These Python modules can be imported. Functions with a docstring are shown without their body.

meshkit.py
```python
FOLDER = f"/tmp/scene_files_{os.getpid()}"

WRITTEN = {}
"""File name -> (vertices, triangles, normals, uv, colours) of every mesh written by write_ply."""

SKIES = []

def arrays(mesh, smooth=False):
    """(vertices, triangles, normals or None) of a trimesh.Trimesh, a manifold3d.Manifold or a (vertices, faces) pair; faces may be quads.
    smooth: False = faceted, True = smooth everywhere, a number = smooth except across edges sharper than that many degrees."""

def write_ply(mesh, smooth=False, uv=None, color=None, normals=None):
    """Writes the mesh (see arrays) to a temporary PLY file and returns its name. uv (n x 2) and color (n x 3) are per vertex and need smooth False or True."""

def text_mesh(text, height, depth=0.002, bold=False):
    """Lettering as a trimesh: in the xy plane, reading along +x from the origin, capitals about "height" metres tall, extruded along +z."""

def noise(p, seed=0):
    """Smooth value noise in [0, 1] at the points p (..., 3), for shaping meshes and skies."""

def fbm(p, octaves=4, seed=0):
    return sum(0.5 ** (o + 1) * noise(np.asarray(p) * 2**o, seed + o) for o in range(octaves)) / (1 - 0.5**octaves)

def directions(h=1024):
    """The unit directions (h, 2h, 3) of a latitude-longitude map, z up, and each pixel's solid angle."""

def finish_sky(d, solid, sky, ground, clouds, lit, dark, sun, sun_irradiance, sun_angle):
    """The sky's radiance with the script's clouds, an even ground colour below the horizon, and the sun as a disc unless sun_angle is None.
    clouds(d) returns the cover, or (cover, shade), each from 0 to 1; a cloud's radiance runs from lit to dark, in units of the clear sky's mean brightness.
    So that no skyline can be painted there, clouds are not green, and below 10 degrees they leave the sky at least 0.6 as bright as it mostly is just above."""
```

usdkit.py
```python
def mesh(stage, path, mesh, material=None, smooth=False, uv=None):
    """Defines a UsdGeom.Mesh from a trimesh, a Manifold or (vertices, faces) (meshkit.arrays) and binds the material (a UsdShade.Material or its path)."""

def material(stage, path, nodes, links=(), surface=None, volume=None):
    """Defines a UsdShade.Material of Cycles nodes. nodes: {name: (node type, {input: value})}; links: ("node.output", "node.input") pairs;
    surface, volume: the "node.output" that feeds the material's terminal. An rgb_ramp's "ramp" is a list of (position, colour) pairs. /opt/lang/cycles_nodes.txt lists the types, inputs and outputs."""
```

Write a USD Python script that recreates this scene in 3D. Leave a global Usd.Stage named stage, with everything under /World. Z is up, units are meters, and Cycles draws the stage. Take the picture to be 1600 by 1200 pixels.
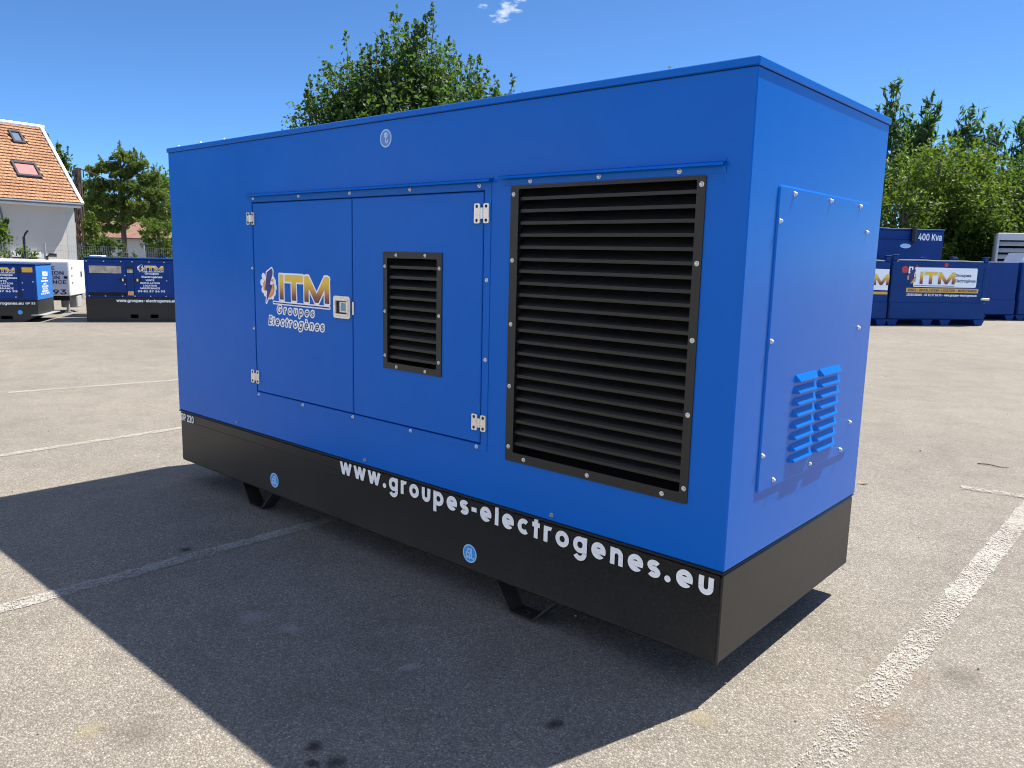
import math, random, glob
import numpy as np, trimesh, manifold3d as m3, usdkit, meshkit
from shapely.geometry import Polygon, LineString, Point
from shapely import affinity, union_all, box as sbox
from pxr import Usd, UsdGeom, UsdLux, UsdShade, Sdf, Gf

stage = Usd.Stage.CreateInMemory()
UsdGeom.SetStageUpAxis(stage, UsdGeom.Tokens.z)
UsdGeom.SetStageMetersPerUnit(stage, 1.0)
UsdGeom.Xform.Define(stage, '/World')
UsdGeom.Scope.Define(stage, '/World/Looks')

# ------------------------------------------------------------------ camera, sky, sun, exposure
EXPOSURE = 1.65
SUN_AZ, SUN_EL = math.radians(73.66), math.radians(58.94)      # azimuth from +x towards +y
R0, R1, R2 = (0.7490812, 0.6620768, 0.0230556), (0.1220284, -0.1036905, -0.9870954), (-0.6511424, 0.7422281, -0.1584647)
cam = UsdGeom.Camera.Define(stage, '/World/camera')
cam.AddTransformOp().Set(Gf.Matrix4d(*R0, 0, *[-a for a in R1], 0, *[-a for a in R2], 0, 4.635709, -2.206645, 1.400702, 1))
cam.CreateHorizontalApertureAttr(36.0)
cam.CreateVerticalApertureAttr(27.0)
cam.CreateFocalLengthAttr(36.0 * 1229.10 / 1600)
cam.CreateClippingRangeAttr(Gf.Vec2f(0.05, 2000))
cam.CreateExposureAttr(EXPOSURE)

sun_dir = np.array([math.cos(SUN_EL) * math.cos(SUN_AZ), math.cos(SUN_EL) * math.sin(SUN_AZ), math.sin(SUN_EL)])
sun = UsdLux.DistantLight.Define(stage, '/World/sun')
sun.CreateIntensityAttr(0.80)
sun.CreateAngleAttr(0.5)
sun.CreateNormalizeAttr(True)
sun.CreateColorAttr(Gf.Vec3f(1.0, 0.93, 0.82))
zc = sun_dir
xc = np.cross([0, 0, 1.0], zc); xc /= np.linalg.norm(xc)
yc = np.cross(zc, xc)
sun.AddTransformOp().Set(Gf.Matrix4d(*xc, 0, *yc, 0, *zc, 0, 0, 0, 60, 1))

sky = UsdLux.DomeLight.Define(stage, '/World/sky')
sky.CreateIntensityAttr(1.0)
SKY_STRENGTH = 0.067
sky_mat = usdkit.material(stage, '/World/Looks/sky_air', {
    'sky': ('sky_texture', {'sky_type': 'single_scattering', 'sun_disc': False, 'sun_elevation': SUN_EL, 'sun_rotation': math.atan2(sun_dir[0], sun_dir[1]),
                            'altitude': 400.0, 'air_density': 0.5, 'aerosol_density': 0.12, 'ozone_density': 10.0}),
    'tc': ('texture_coordinate', {}),
    'tint': ('mix_color', {'blend_type': 'multiply', 'fac': 1.0, 'b': (0.85, 1.02, 1.02), 'use_clamp': False}),
    'map': ('mapping', {'scale': (26.0, 26.0, 70.0)}),
    'n': ('noise_texture', {'scale': 1.0, 'detail': 7.0, 'roughness': 0.6}),
    'cover': ('noise_texture', {'scale': 2.3, 'detail': 2.0}),
    'sum': ('math', {'math_type': 'add'}),
    'near': ('vector_math', {'math_type': 'distance', 'vector2': (-0.648, 0.702, 0.294)}),
    'nm': ('map_range', {'from_min': 0.02, 'from_max': 0.09, 'to_min': 0.0, 'to_max': -0.8, 'clamp': True}),
    'sum2': ('math', {'math_type': 'add'}),
    'r': ('map_range', {'from_min': 0.95, 'from_max': 1.2, 'to_min': 0.0, 'to_max': 1.0, 'clamp': True}),
    'map2': ('mapping', {'scale': (4.0, 4.0, 7.0)}),
    'n2': ('noise_texture', {'scale': 1.0, 'detail': 7.0, 'roughness': 0.58}),
    'sz': ('separate_xyz', {}),
    'hm': ('map_range', {'from_min': 0.27, 'from_max': 0.50, 'to_min': -0.45, 'to_max': 0.0, 'clamp': True}),
    'sum3': ('math', {'math_type': 'add'}),
    'r2': ('map_range', {'from_min': 0.49, 'from_max': 0.64, 'to_min': 0.0, 'to_max': 0.95, 'clamp': True}),
    'mx': ('math', {'math_type': 'maximum'}),
    'mix': ('mix_color', {'blend_type': 'mix', 'b': (7.0, 7.0, 7.1)}),
    'bg': ('background_shader', {'strength': SKY_STRENGTH})},
    [('tc.generated', 'map.vector'), ('map.vector', 'n.vector'), ('tc.generated', 'cover.vector'), ('n.fac', 'sum.value1'), ('cover.fac', 'sum.value2'),
     ('sum.value', 'sum2.value1'), ('tc.generated', 'near.vector1'), ('near.value', 'nm.value'), ('nm.result', 'sum2.value2'), ('sum2.value', 'r.value'), ('tc.generated', 'map2.vector'), ('map2.vector', 'n2.vector'), ('tc.generated', 'sz.vector'), ('sz.z', 'hm.value'), ('n2.fac', 'sum3.value1'), ('hm.result', 'sum3.value2'), ('sum3.value', 'r2.value'), ('r.result', 'mx.value1'), ('r2.result', 'mx.value2'), ('mx.value', 'mix.fac'), ('sky.color', 'tint.a'), ('tint.result', 'mix.a'), ('mix.result', 'bg.color')], surface='bg.background')
UsdShade.MaterialBindingAPI.Apply(sky.GetPrim()).Bind(sky_mat)
sky.GetPrim().SetCustomDataByKey('kind', 'structure')

# ------------------------------------------------------------------ helpers
_names = {}
def numbered(parent, name):
    k = (parent, name)
    i = _names.get(k, -1) + 1
    _names[k] = i
    return f'{parent}/{name}' if i == 0 else f'{parent}/{name}_{i:03d}'

class Thing:
    def __init__(self, name, label, cat, loc=(0, 0, 0), rotz=0.0, group=None, kind=None, local=False):
        self.path = numbered('/World', name)
        x = UsdGeom.Xform.Define(stage, self.path)
        x.AddTranslateOp().Set(Gf.Vec3d(*map(float, loc)))
        if rotz:
            x.AddRotateZOp().Set(float(rotz))
        self.prim = x.GetPrim()
        if kind:
            self.prim.SetCustomDataByKey('kind', kind)
        if label:
            self.prim.SetCustomDataByKey('label', label)
        if cat:
            self.prim.SetCustomDataByKey('category', cat)
        if group:
            self.prim.SetCustomDataByKey('group', group)
        self.off = np.zeros(3) if local else np.array(loc, float)     # local=True: meshes already about the base
    def add(self, name, mesh, mat, parent=None, smooth=False, label=None, kind=None):
        p = numbered(parent or self.path, name)
        v, f = vf(mesh)
        m = usdkit.mesh(stage, p, (v - self.off, f), mat, smooth=smooth)
        if label:
            m.GetPrim().SetCustomDataByKey('label', label)
        if kind:
            m.GetPrim().SetCustomDataByKey('kind', kind)
        return p

def single(name, mesh, mat, kind=None, label=None, cat=None, group=None, smooth=False):
    p = numbered('/World', name)
    m = usdkit.mesh(stage, p, vf(mesh), mat, smooth=smooth).GetPrim()
    for k, v in (('kind', kind), ('label', label), ('category', cat), ('group', group)):
        if v:
            m.SetCustomDataByKey(k, v)
    return p

def vf(mesh):
    if isinstance(mesh, list):
        vs, fs, n = [], [], 0
        for a in mesh:
            v, f = vf(a)
            vs.append(v); fs.append(f + n); n += len(v)
        return np.vstack(vs), np.vstack(fs)
    v, f, _ = meshkit.arrays(mesh)
    return v, f

def box(x0, x1, y0, y1, z0, z1, b=0.0):
    c = np.array([(x0 + x1) / 2, (y0 + y1) / 2, (z0 + z1) / 2]); h = np.array([x1 - x0, y1 - y0, z1 - z0]) / 2
    if b <= 0:
        s = np.array([[i, j, k] for i in (-1, 1) for j in (-1, 1) for k in (-1, 1)], float)
        v = c + s * h
        f = np.array([[0, 1, 3, 2], [4, 6, 7, 5], [0, 4, 5, 1], [2, 3, 7, 6], [0, 2, 6, 4], [1, 5, 7, 3]])
        return v, np.vstack([f[:, [0, 1, 2]], f[:, [0, 2, 3]]])
    b = min(b, *(h * 0.9))
    pts = []
    for s in np.array([[i, j, k] for i in (-1, 1) for j in (-1, 1) for k in (-1, 1)], float):
        for ax in range(3):
            d = h - b; d[ax] = h[ax]
            pts.append(c + s * d)
    m = trimesh.convex.convex_hull(np.array(pts))
    return np.array(m.vertices), np.array(m.faces)

def man(mesh):
    v, f = vf(mesh)
    return m3.Manifold(m3.Mesh(np.asarray(v, np.float32), np.asarray(f, np.uint32)))
def cube(x0, x1, y0, y1, z0, z1):
    return m3.Manifold.cube([x1 - x0, y1 - y0, z1 - z0]).translate([x0, y0, z0])

def extrude(poly, depth):
    """shapely shape in the plane -> solid, extruded along +z (local)."""
    out = []
    for g in getattr(poly, 'geoms', [poly]):
        if g.geom_type == 'Polygon' and g.area > 1e-9:
            m = trimesh.creation.extrude_polygon(g, depth, engine='earcut')
            out.append((np.array(m.vertices), np.array(m.faces)))
    return vf(out)
def on_front(poly, y=0.0, depth=0.001):
    """the plane's (x, y) become (x, z) on a wall that faces -y; the solid rises from y towards -y."""
    v, f = extrude(poly, depth)
    return np.stack([v[:, 0], y - v[:, 2], v[:, 1]], 1), f
def on_end(poly, x, depth=0.001):
    """(a, b) become (y, z) on a wall that faces +x."""
    v, f = extrude(poly, depth)
    return np.stack([x + v[:, 2], v[:, 0], v[:, 1]], 1), f
def sweep_x(profile, x0, x1):
    """closed (y, z) profile swept along x."""
    v, f = extrude(Polygon(profile), x1 - x0)
    return np.stack([x0 + v[:, 2], v[:, 0], v[:, 1]], 1), f
def sweep_y(profile, y0, y1):
    """closed (x, z) profile swept along y."""
    v, f = extrude(Polygon(profile), y1 - y0)
    return np.stack([v[:, 0], y1 - v[:, 2], v[:, 1]], 1), f
def tube(points, radii, sides=8, caps=True):
    p = np.asarray(points, float)
    t = np.gradient(p, axis=0); t /= np.linalg.norm(t, axis=1, keepdims=True) + 1e-12
    a = np.cross(t, np.where(np.abs(t[:, 2:]) < 0.9, [0, 0, 1.0], [1.0, 0, 0])); a /= np.linalg.norm(a, axis=1, keepdims=True) + 1e-12
    b, an = np.cross(t, a), np.arange(sides) * 2 * np.pi / sides
    r = np.broadcast_to(radii, (len(p),))
    v = (p[:, None] + r[:, None, None] * (np.cos(an)[None, :, None] * a[:, None] + np.sin(an)[None, :, None] * b[:, None])).reshape(-1, 3)
    f = []
    for i in range(len(p) - 1):
        for j in range(sides):
            k = (j + 1) % sides
            f += [[i * sides + j, i * sides + k, (i + 1) * sides + k], [i * sides + j, (i + 1) * sides + k, (i + 1) * sides + j]]
    if caps:
        n = len(v); v = np.vstack([v, p[:1], p[-1:]]); e = (len(p) - 1) * sides
        for j in range(sides):
            k = (j + 1) % sides
            f += [[n, k, j], [n + 1, e + j, e + k]]
    return v, np.array(f)
def xform(mesh, rotz=0.0, loc=(0, 0, 0), scale=1.0):
    v, f = vf(mesh)
    c, s = math.cos(math.radians(rotz)), math.sin(math.radians(rotz))
    return (v * scale) @ np.array([[c, s, 0], [-s, c, 0], [0, 0, 1]]) + np.array(loc, float), f
def screw(pos, normal, r=0.009, h=0.006):
    """washer and domed head."""
    n = np.array(normal, float); a = np.cross(n, [0.31, 0.2, 0.9]); a /= np.linalg.norm(a); b = np.cross(n, a)
    rings = [(1.0, 0.0), (1.0, 0.16), (0.72, 0.22), (0.62, 0.7), (0.35, 1.0)]
    k = 10; v, f = [], []
    for rr, hh in rings:
        for j in range(k):
            t = 2 * math.pi * j / k
            v.append(np.array(pos) + r * rr * (math.cos(t) * a + math.sin(t) * b) + n * h * hh)
    v.append(np.array(pos) + n * h * 1.03)
    for i in range(len(rings) - 1):
        for j in range(k):
            q = (j + 1) % k
            f += [[i * k + j, i * k + q, (i + 1) * k + q], [i * k + j, (i + 1) * k + q, (i + 1) * k + j]]
    e = (len(rings) - 1) * k
    f += [[e + j, e + (j + 1) % k, len(v) - 1] for j in range(k)]
    return np.array(v), np.array(f)

# ------------------------------------------------------------------ lettering
def arc(cx, cy, r, a0, a1, n=22):
    t = np.radians(np.linspace(a0, a1, n))
    return [(cx + r * math.cos(q), cy + r * math.sin(q)) for q in t]
def glyph(ch, sw):
    """geometric round letters: x-height 1. Returns (shape, advance)."""
    h = sw / 2; r = 0.5 - h; cap = 1.42
    def st(*lines, join='mitre'):
        return union_all([LineString(l).buffer(h, cap_style='flat', join_style=join, mitre_limit=4) for l in lines])
    ring = Point(0.5, 0.5).buffer(0.5, 24).difference(Point(0.5, 0.5).buffer(0.5 - sw, 24))
    if ch == 'o': return ring, 1.0
    if ch == 'e' or ch == 'è':
        s = union_all([st(arc(.5, .5, r, 0, 318, 40)), st([(sw * .6, .47), (1.0, .47)])]).intersection(Point(.5, .5).buffer(.5, 24))
        s = s.difference(Polygon([(.55, .47 - h), (1.2, .47 - h), (1.2, .14), (.80, .20)]).difference(Point(.5, .5).buffer(0.0)))
        if ch == 'è': s = union_all([s, Polygon([(.18, 1.42), (.42, 1.42), (.60, 1.12), (.44, 1.12)])])
        return s, 1.0
    if ch == 'c': return st(arc(.5, .5, r, 48, 312, 36)), 0.86
    if ch == 'g': return union_all([ring, st([(1 - h, 1.0), (1 - h, .05)]), st(arc(.5, .03, r, 0, -150))]), 1.0
    if ch == 'p': return union_all([ring, st([(h, 1.0), (h, -.46)])]), 1.0
    if ch == 'r': return union_all([st([(h, 0), (h, 1.0)]), st(arc(h + .30, .62, .30 - 0.0, 180, 62))]).intersection(sbox(-.1, -.1, .62, 1.0)), 0.60
    if ch == 'u': return union_all([st([(h, 1.0), (h, .44)]), st([(.86 - h, 1.0), (.86 - h, .44)]), st(arc(.43, .43, .43 - h, 180, 360))]), 0.86
    if ch == 'n': return union_all([st([(h, 0), (h, 1.0)]), st([(.86 - h, 0), (.86 - h, .56)]), st(arc(.43, .57, .43 - h, 180, 0))]), 0.86
    if ch == 'l': return st([(h, 0), (h, 1.22)]), sw
    if ch == 't': return union_all([st([(.30, 0), (.30, 1.24)]), st([(0, 1 - h * .9), (.60, 1 - h * .9)])]), 0.60
    if ch == 's':
        q = (1 - sw) / 4
        path = [(x * 1.5, y) for x, y in arc(0, .5 + q, q, 28, 262, 18) + arc(0, .5 - q, q, 82, -152, 18)]
        return affinity.translate(LineString(path).buffer(h, cap_style='flat', join_style='round'), .36, 0), 0.72
    if ch == 'w': return st([(.10, 1.0), (.40, .05), (.70, .95), (1.0, .05), (1.30, 1.0)]).intersection(sbox(-.2, 0, 1.6, 1.0)), 1.40
    if ch == '-': return sbox(0, .40, .46, .40 + sw), 0.46
    if ch == '.': return Point(sw * .62, sw * .62).buffer(sw * .62), sw * 1.24
    if ch == 'E': return union_all([st([(h, 0), (h, cap)]), *[st([(0, y), (.66, y)]) for y in (h, cap / 2, cap - h)]]), 0.68
    if ch == 'G': return union_all([st(arc(.68, cap / 2, cap / 2 - h, 42, 350, 40)), st([(.74, cap / 2 - h * .6), (1.36, cap / 2 - h * .6)])]), 1.36
    return Polygon(), 0.5
def stroke_text(text, xh, sw=0.28, gap=0.16, width=None, slant=0.0):
    """line of round letters, origin at its baseline start; width fits the line by its letter gaps."""
    gl = [glyph(c, sw) for c in text]
    if width:
        gap = (width / xh - sum(a for _, a in gl)) / (len(gl) - 1)
    x, out = 0.0, []
    for s, a in gl:
        out.append(affinity.translate(s, x, 0)); x += a + gap
    s = affinity.scale(union_all(out), xh, xh, origin=(0, 0))
    return affinity.skew(s, xs=slant, origin=(0, 0)) if slant else s
_font = None
def print_text(text, height, width=None, bold=True, align='left'):
    """printed sans lettering as a flat shape, capitals 'height' tall; width squeezes or stretches it."""
    from PIL import Image, ImageDraw, ImageFont
    global _font
    if _font is None:
        _font = ImageFont.truetype(glob.glob('/opt/blender-*/*/datafiles/fonts/Inter.woff2')[0], 64)
    sw = 2 * bold
    x0, y0, x1, y1 = _font.getbbox(text, anchor='ls', stroke_width=sw)
    im = Image.new('L', (x1 - x0 + 8, y1 - y0 + 8))
    ImageDraw.Draw(im).text((4 - x0, 4 - y0), text, 255, _font, anchor='ls', stroke_width=sw)
    on = np.pad(np.asarray(im) > 127, ((0, 0), (1, 1))).astype(np.int8)
    rows, starts = np.nonzero(np.diff(on, axis=1) == 1); ends = np.nonzero(np.diff(on, axis=1) == -1)[1]
    s = union_all(sbox(starts, -rows - 1, ends, -rows)).buffer(0.5).buffer(-0.5).simplify(0.7)
    k = height / 46.5
    kx = k if width is None else width / (x1 - x0)
    s = affinity.affine_transform(s, [kx, 0, 0, k, -4 * kx, (4 - y0) * k])
    if align == 'center':
        a = s.bounds; s = affinity.translate(s, -(a[0] + a[2]) / 2, 0)
    return s
def LX(X, Y):
    return (.957 + .000744 * (X - 215) - 1.28, 1.322 - .000411 * (Y - 150) + .000018 * (X - 365) - 1.14)
def logo():
    """lightning emblem and the three capitals, about (0, 0), 0.6 m wide: shapes by colour."""
    P = lambda pts: Polygon([LX(*p) for p in pts])
    bolt = P([(305, 205), (366, 156), (380, 186), (376, 232), (342, 346), (374, 366), (292, 578), (306, 436), (280, 418)])
    flame = union_all([P([(344, 380), (392, 330), (398, 400), (388, 470), (345, 515), (318, 515)]), P([(284, 290), (255, 345), (262, 420), (284, 440)]), P([(350, 300), (390, 280), (385, 330)])])
    blob = union_all([bolt.buffer(.008), flame.buffer(.008)] + [Point(LX(X, Y)).buffer(r) for X, Y, r in ((262, 250, .016), (245, 330, .018), (258, 420, .017), (280, 470, .014), (372, 290, .02), (392, 320, .018), (400, 385, .018), (388, 450, .018), (370, 500, .015))])
    st = lambda pts, w: LineString(pts).buffer(w / 2, cap_style='flat', join_style='mitre', mitre_limit=3)
    z0, z1 = .027, .152
    letters = union_all([sbox(-.142, z0, -.106, z1), sbox(-.093, z1 - .034, .062, z1), sbox(-.035, z0, .003, z1),
                         st([(.091, z0), (.091, z1 - .004)], .036), st([(.256, z0), (.256, z1 - .004)], .036), st([(.086, z1), (.174, z0 + .012), (.262, z1)], .036).intersection(sbox(0, z0, .4, z1))])
    rule = sbox(-.20, .006, .276, .012)
    white = union_all([letters.buffer(.008), rule.buffer(.006), blob]).buffer(.002).buffer(-.002)
    return dict(white=white, letters=letters, rule=rule, bolt=bolt, flame=flame)
LOGO = logo()

# ------------------------------------------------------------------ materials
def mat(name, nodes, links, surface='p.BSDF', volume=None):
    return usdkit.material(stage, '/World/Looks/' + name, nodes, links, surface=surface, volume=volume)
def plain(name, col, rough=0.5, metal=0.0, spec=0.5, var=0.12, scale=3.0, bump=0.0, bump_scale=200.0, coat=0.0):
    """one paint or metal with slight unevenness in tone and gloss."""
    c = np.array(col, float)
    n = {'tc': ('texture_coordinate', {}), 'n': ('noise_texture', {'scale': scale, 'detail': 5.0, 'roughness': 0.6}),
         'r': ('rgb_ramp', {'ramp': [(0.25, tuple(c * (1 - var))), (0.75, tuple(np.minimum(c * (1 + var), 1)))]}),
         'rr': ('map_range', {'from_min': 0.3, 'from_max': 0.7, 'to_min': rough * 0.85, 'to_max': min(1, rough * 1.15)}),
         'p': ('principled_bsdf', {'metallic': metal, 'specular_ior_level': spec, 'coat_weight': coat, 'coat_roughness': 0.1})}
    l = [('tc.object', 'n.vector'), ('n.fac', 'r.fac'), ('r.color', 'p.base_color'), ('n.fac', 'rr.value'), ('rr.result', 'p.roughness')]
    if bump:
        n['bn'] = ('noise_texture', {'scale': bump_scale, 'detail': 2.0})
        n['b'] = ('bump', {'strength': bump, 'distance': 0.001})
        l += [('tc.object', 'bn.vector'), ('bn.fac', 'b.height'), ('b.normal', 'p.normal')]
    return mat(name, n, l)

M = {}
M['blue'] = mat('blue_enamel', {'tc': ('texture_coordinate', {}),
    'n': ('noise_texture', {'scale': 1.1, 'detail': 5.0, 'roughness': 0.6}), 'peel': ('noise_texture', {'scale': 330.0, 'detail': 1.0}), 'wave': ('noise_texture', {'scale': 2.2, 'detail': 1.0}),
    'st': ('mapping', {'scale': (9.0, 9.0, 0.55)}), 'streak': ('noise_texture', {'scale': 1.0, 'detail': 6.0, 'roughness': 0.7}), 'sm': ('map_range', {'from_min': 0.56, 'from_max': 0.80, 'to_min': 0.0, 'to_max': 0.014, 'clamp': True}),
    'spk': ('noise_texture', {'scale': 46.0, 'detail': 4.0, 'roughness': 0.8}), 'spm': ('map_range', {'from_min': 0.66, 'from_max': 0.80, 'to_min': 0.0, 'to_max': 0.03, 'clamp': True}), 'dsum': ('math', {'math_type': 'add'}),
    'r': ('rgb_ramp', {'ramp': [(0.3, (0.0003, 0.112, 0.49)), (0.7, (0.0005, 0.124, 0.54))]}), 'mx': ('mix_color', {'blend_type': 'mix', 'b': (0.30, 0.30, 0.28)}),
    'rr': ('map_range', {'from_min': 0.3, 'from_max': 0.7, 'to_min': 0.20, 'to_max': 0.30}), 'radd': ('math', {'math_type': 'add'}),
    'b1': ('bump', {'strength': 0.22, 'distance': 0.001}), 'b2': ('bump', {'strength': 0.35, 'distance': 0.006}),
    'p': ('principled_bsdf', {'specular_ior_level': 0.18})},
    [('tc.object', 'n.vector'), ('tc.object', 'peel.vector'), ('tc.object', 'wave.vector'), ('tc.object', 'st.vector'), ('st.vector', 'streak.vector'), ('tc.object', 'spk.vector'), ('streak.fac', 'sm.value'), ('spk.fac', 'spm.value'),
     ('sm.result', 'dsum.value1'), ('spm.result', 'dsum.value2'), ('n.fac', 'r.fac'), ('r.color', 'mx.a'), ('dsum.value', 'mx.fac'), ('mx.result', 'p.base_color'),
     ('n.fac', 'rr.value'), ('rr.result', 'radd.value1'), ('dsum.value', 'radd.value2'), ('radd.value', 'p.roughness'),
     ('wave.fac', 'b2.height'), ('b2.normal', 'b1.normal'), ('peel.fac', 'b1.height'), ('b1.normal', 'p.normal')])
M['blue_old'] = plain('older_blue_enamel', (0.002, 0.034, 0.180), rough=0.45, spec=0.22, var=0.16, scale=2.0, bump=0.1)
M['blue_tank'] = plain('tank_blue_enamel', (0.002, 0.036, 0.165), rough=0.5, spec=0.2, var=0.18, scale=2.0, bump=0.1)
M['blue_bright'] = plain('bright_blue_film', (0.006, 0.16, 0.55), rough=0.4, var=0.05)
M['black'] = mat('black_frame_paint', {'tc': ('texture_coordinate', {}), 'g': ('geometry', {}), 'sp': ('separate_xyz', {}),
    'n': ('noise_texture', {'scale': 3.0, 'detail': 6.0, 'roughness': 0.65}), 'fine': ('noise_texture', {'scale': 60.0, 'detail': 4.0, 'roughness': 0.75}), 'peel': ('noise_texture', {'scale': 300.0, 'detail': 1.0}),
    'low': ('map_range', {'from_min': 0.10, 'from_max': 0.34, 'to_min': 0.30, 'to_max': 0.0, 'clamp': True}), 'm1': ('math', {'math_type': 'multiply'}), 'm2': ('map_range', {'from_min': 0.50, 'from_max': 0.78, 'to_min': 0.0, 'to_max': 0.16, 'clamp': True}), 'ad': ('math', {'math_type': 'add'}),
    'mx': ('mix_color', {'blend_type': 'mix', 'a': (0.0065, 0.0065, 0.0062), 'b': (0.10, 0.09, 0.075)}), 'rr': ('map_range', {'from_min': 0.0, 'from_max': 0.3, 'to_min': 0.38, 'to_max': 0.62}), 'b': ('bump', {'strength': 0.2, 'distance': 0.001}),
    'p': ('principled_bsdf', {'specular_ior_level': 0.42})},
    [('tc.object', 'n.vector'), ('tc.object', 'fine.vector'), ('tc.object', 'peel.vector'), ('g.position', 'sp.vector'), ('sp.z', 'low.value'), ('low.result', 'm1.value1'), ('n.fac', 'm1.value2'), ('fine.fac', 'm2.value'), ('m1.value', 'ad.value1'), ('m2.result', 'ad.value2'),
     ('ad.value', 'mx.fac'), ('mx.result', 'p.base_color'), ('ad.value', 'rr.value'), ('rr.result', 'p.roughness'), ('peel.fac', 'b.height'), ('b.normal', 'p.normal')])
M['black_grille'] = plain('black_grille_paint', (0.0085, 0.0085, 0.0088), rough=0.38, var=0.15, scale=6.0)
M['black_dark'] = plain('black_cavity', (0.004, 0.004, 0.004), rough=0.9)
M['steel'] = plain('bright_steel', (0.78, 0.75, 0.69), rough=0.28, metal=0.65, var=0.1, scale=60.0)
M['zinc'] = plain('zinc_screw', (0.74, 0.73, 0.71), rough=0.34, metal=0.7, var=0.1, scale=90.0)
M['white'] = plain('white_vinyl', (0.88, 0.89, 0.90), rough=0.45, var=0.03)
M['white_paint'] = plain('white_body_paint', (0.72, 0.72, 0.72), rough=0.35, var=0.05)
M['navy'] = plain('navy_print', (0.02, 0.035, 0.14), rough=0.45)
M['bolt'] = plain('violet_print', (0.035, 0.022, 0.20), rough=0.45, var=0.5, scale=14.0)
M['flame'] = plain('orange_print', (0.75, 0.32, 0.10), rough=0.45, var=0.4, scale=30.0)
M['pale_blue'] = plain('pale_blue_print', (0.42, 0.62, 0.88), rough=0.4)
M['sticker'] = plain('sky_blue_print', (0.05, 0.34, 0.82), rough=0.35)
M['sticker_dim'] = plain('dull_blue_print', (0.11, 0.24, 0.52), rough=0.35)
M['yellow'] = plain('yellow_print', (0.72, 0.40, 0.03), rough=0.5)
M['red'] = plain('red_print', (0.55, 0.03, 0.03), rough=0.45)
M['grey'] = plain('grey_paint', (0.33, 0.34, 0.35), rough=0.5, var=0.1)
M['grey_light'] = plain('pale_grey_paint', (0.52, 0.53, 0.55), rough=0.5, var=0.08)
M['rubber'] = plain('tyre_rubber', (0.012, 0.012, 0.012), rough=0.8)
M['panel_window'] = plain('instrument_panel', (0.42, 0.36, 0.28), rough=0.35, var=0.5, scale=12.0)
def gradient_print(name, z0, z1):
    return mat(name, {'tc': ('texture_coordinate', {}), 's': ('separate_xyz', {}), 'm': ('map_range', {'from_min': z0, 'from_max': z1, 'clamp': True}),
        'r': ('rgb_ramp', {'ramp': [(0.0, (0.10, 0.030, 0.045)), (0.2, (0.24, 0.075, 0.05)), (0.48, (0.62, 0.32, 0.05)), (0.75, (0.83, 0.55, 0.05)), (1.0, (0.80, 0.55, 0.10))]}),
        'p': ('principled_bsdf', {'roughness': 0.45})}, [('tc.object', 's.vector'), ('s.z', 'm.value'), ('m.result', 'r.fac'), ('r.color', 'p.base_color')])
M['itm'] = gradient_print('gold_to_brown_print', 1.167, 1.292)

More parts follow.
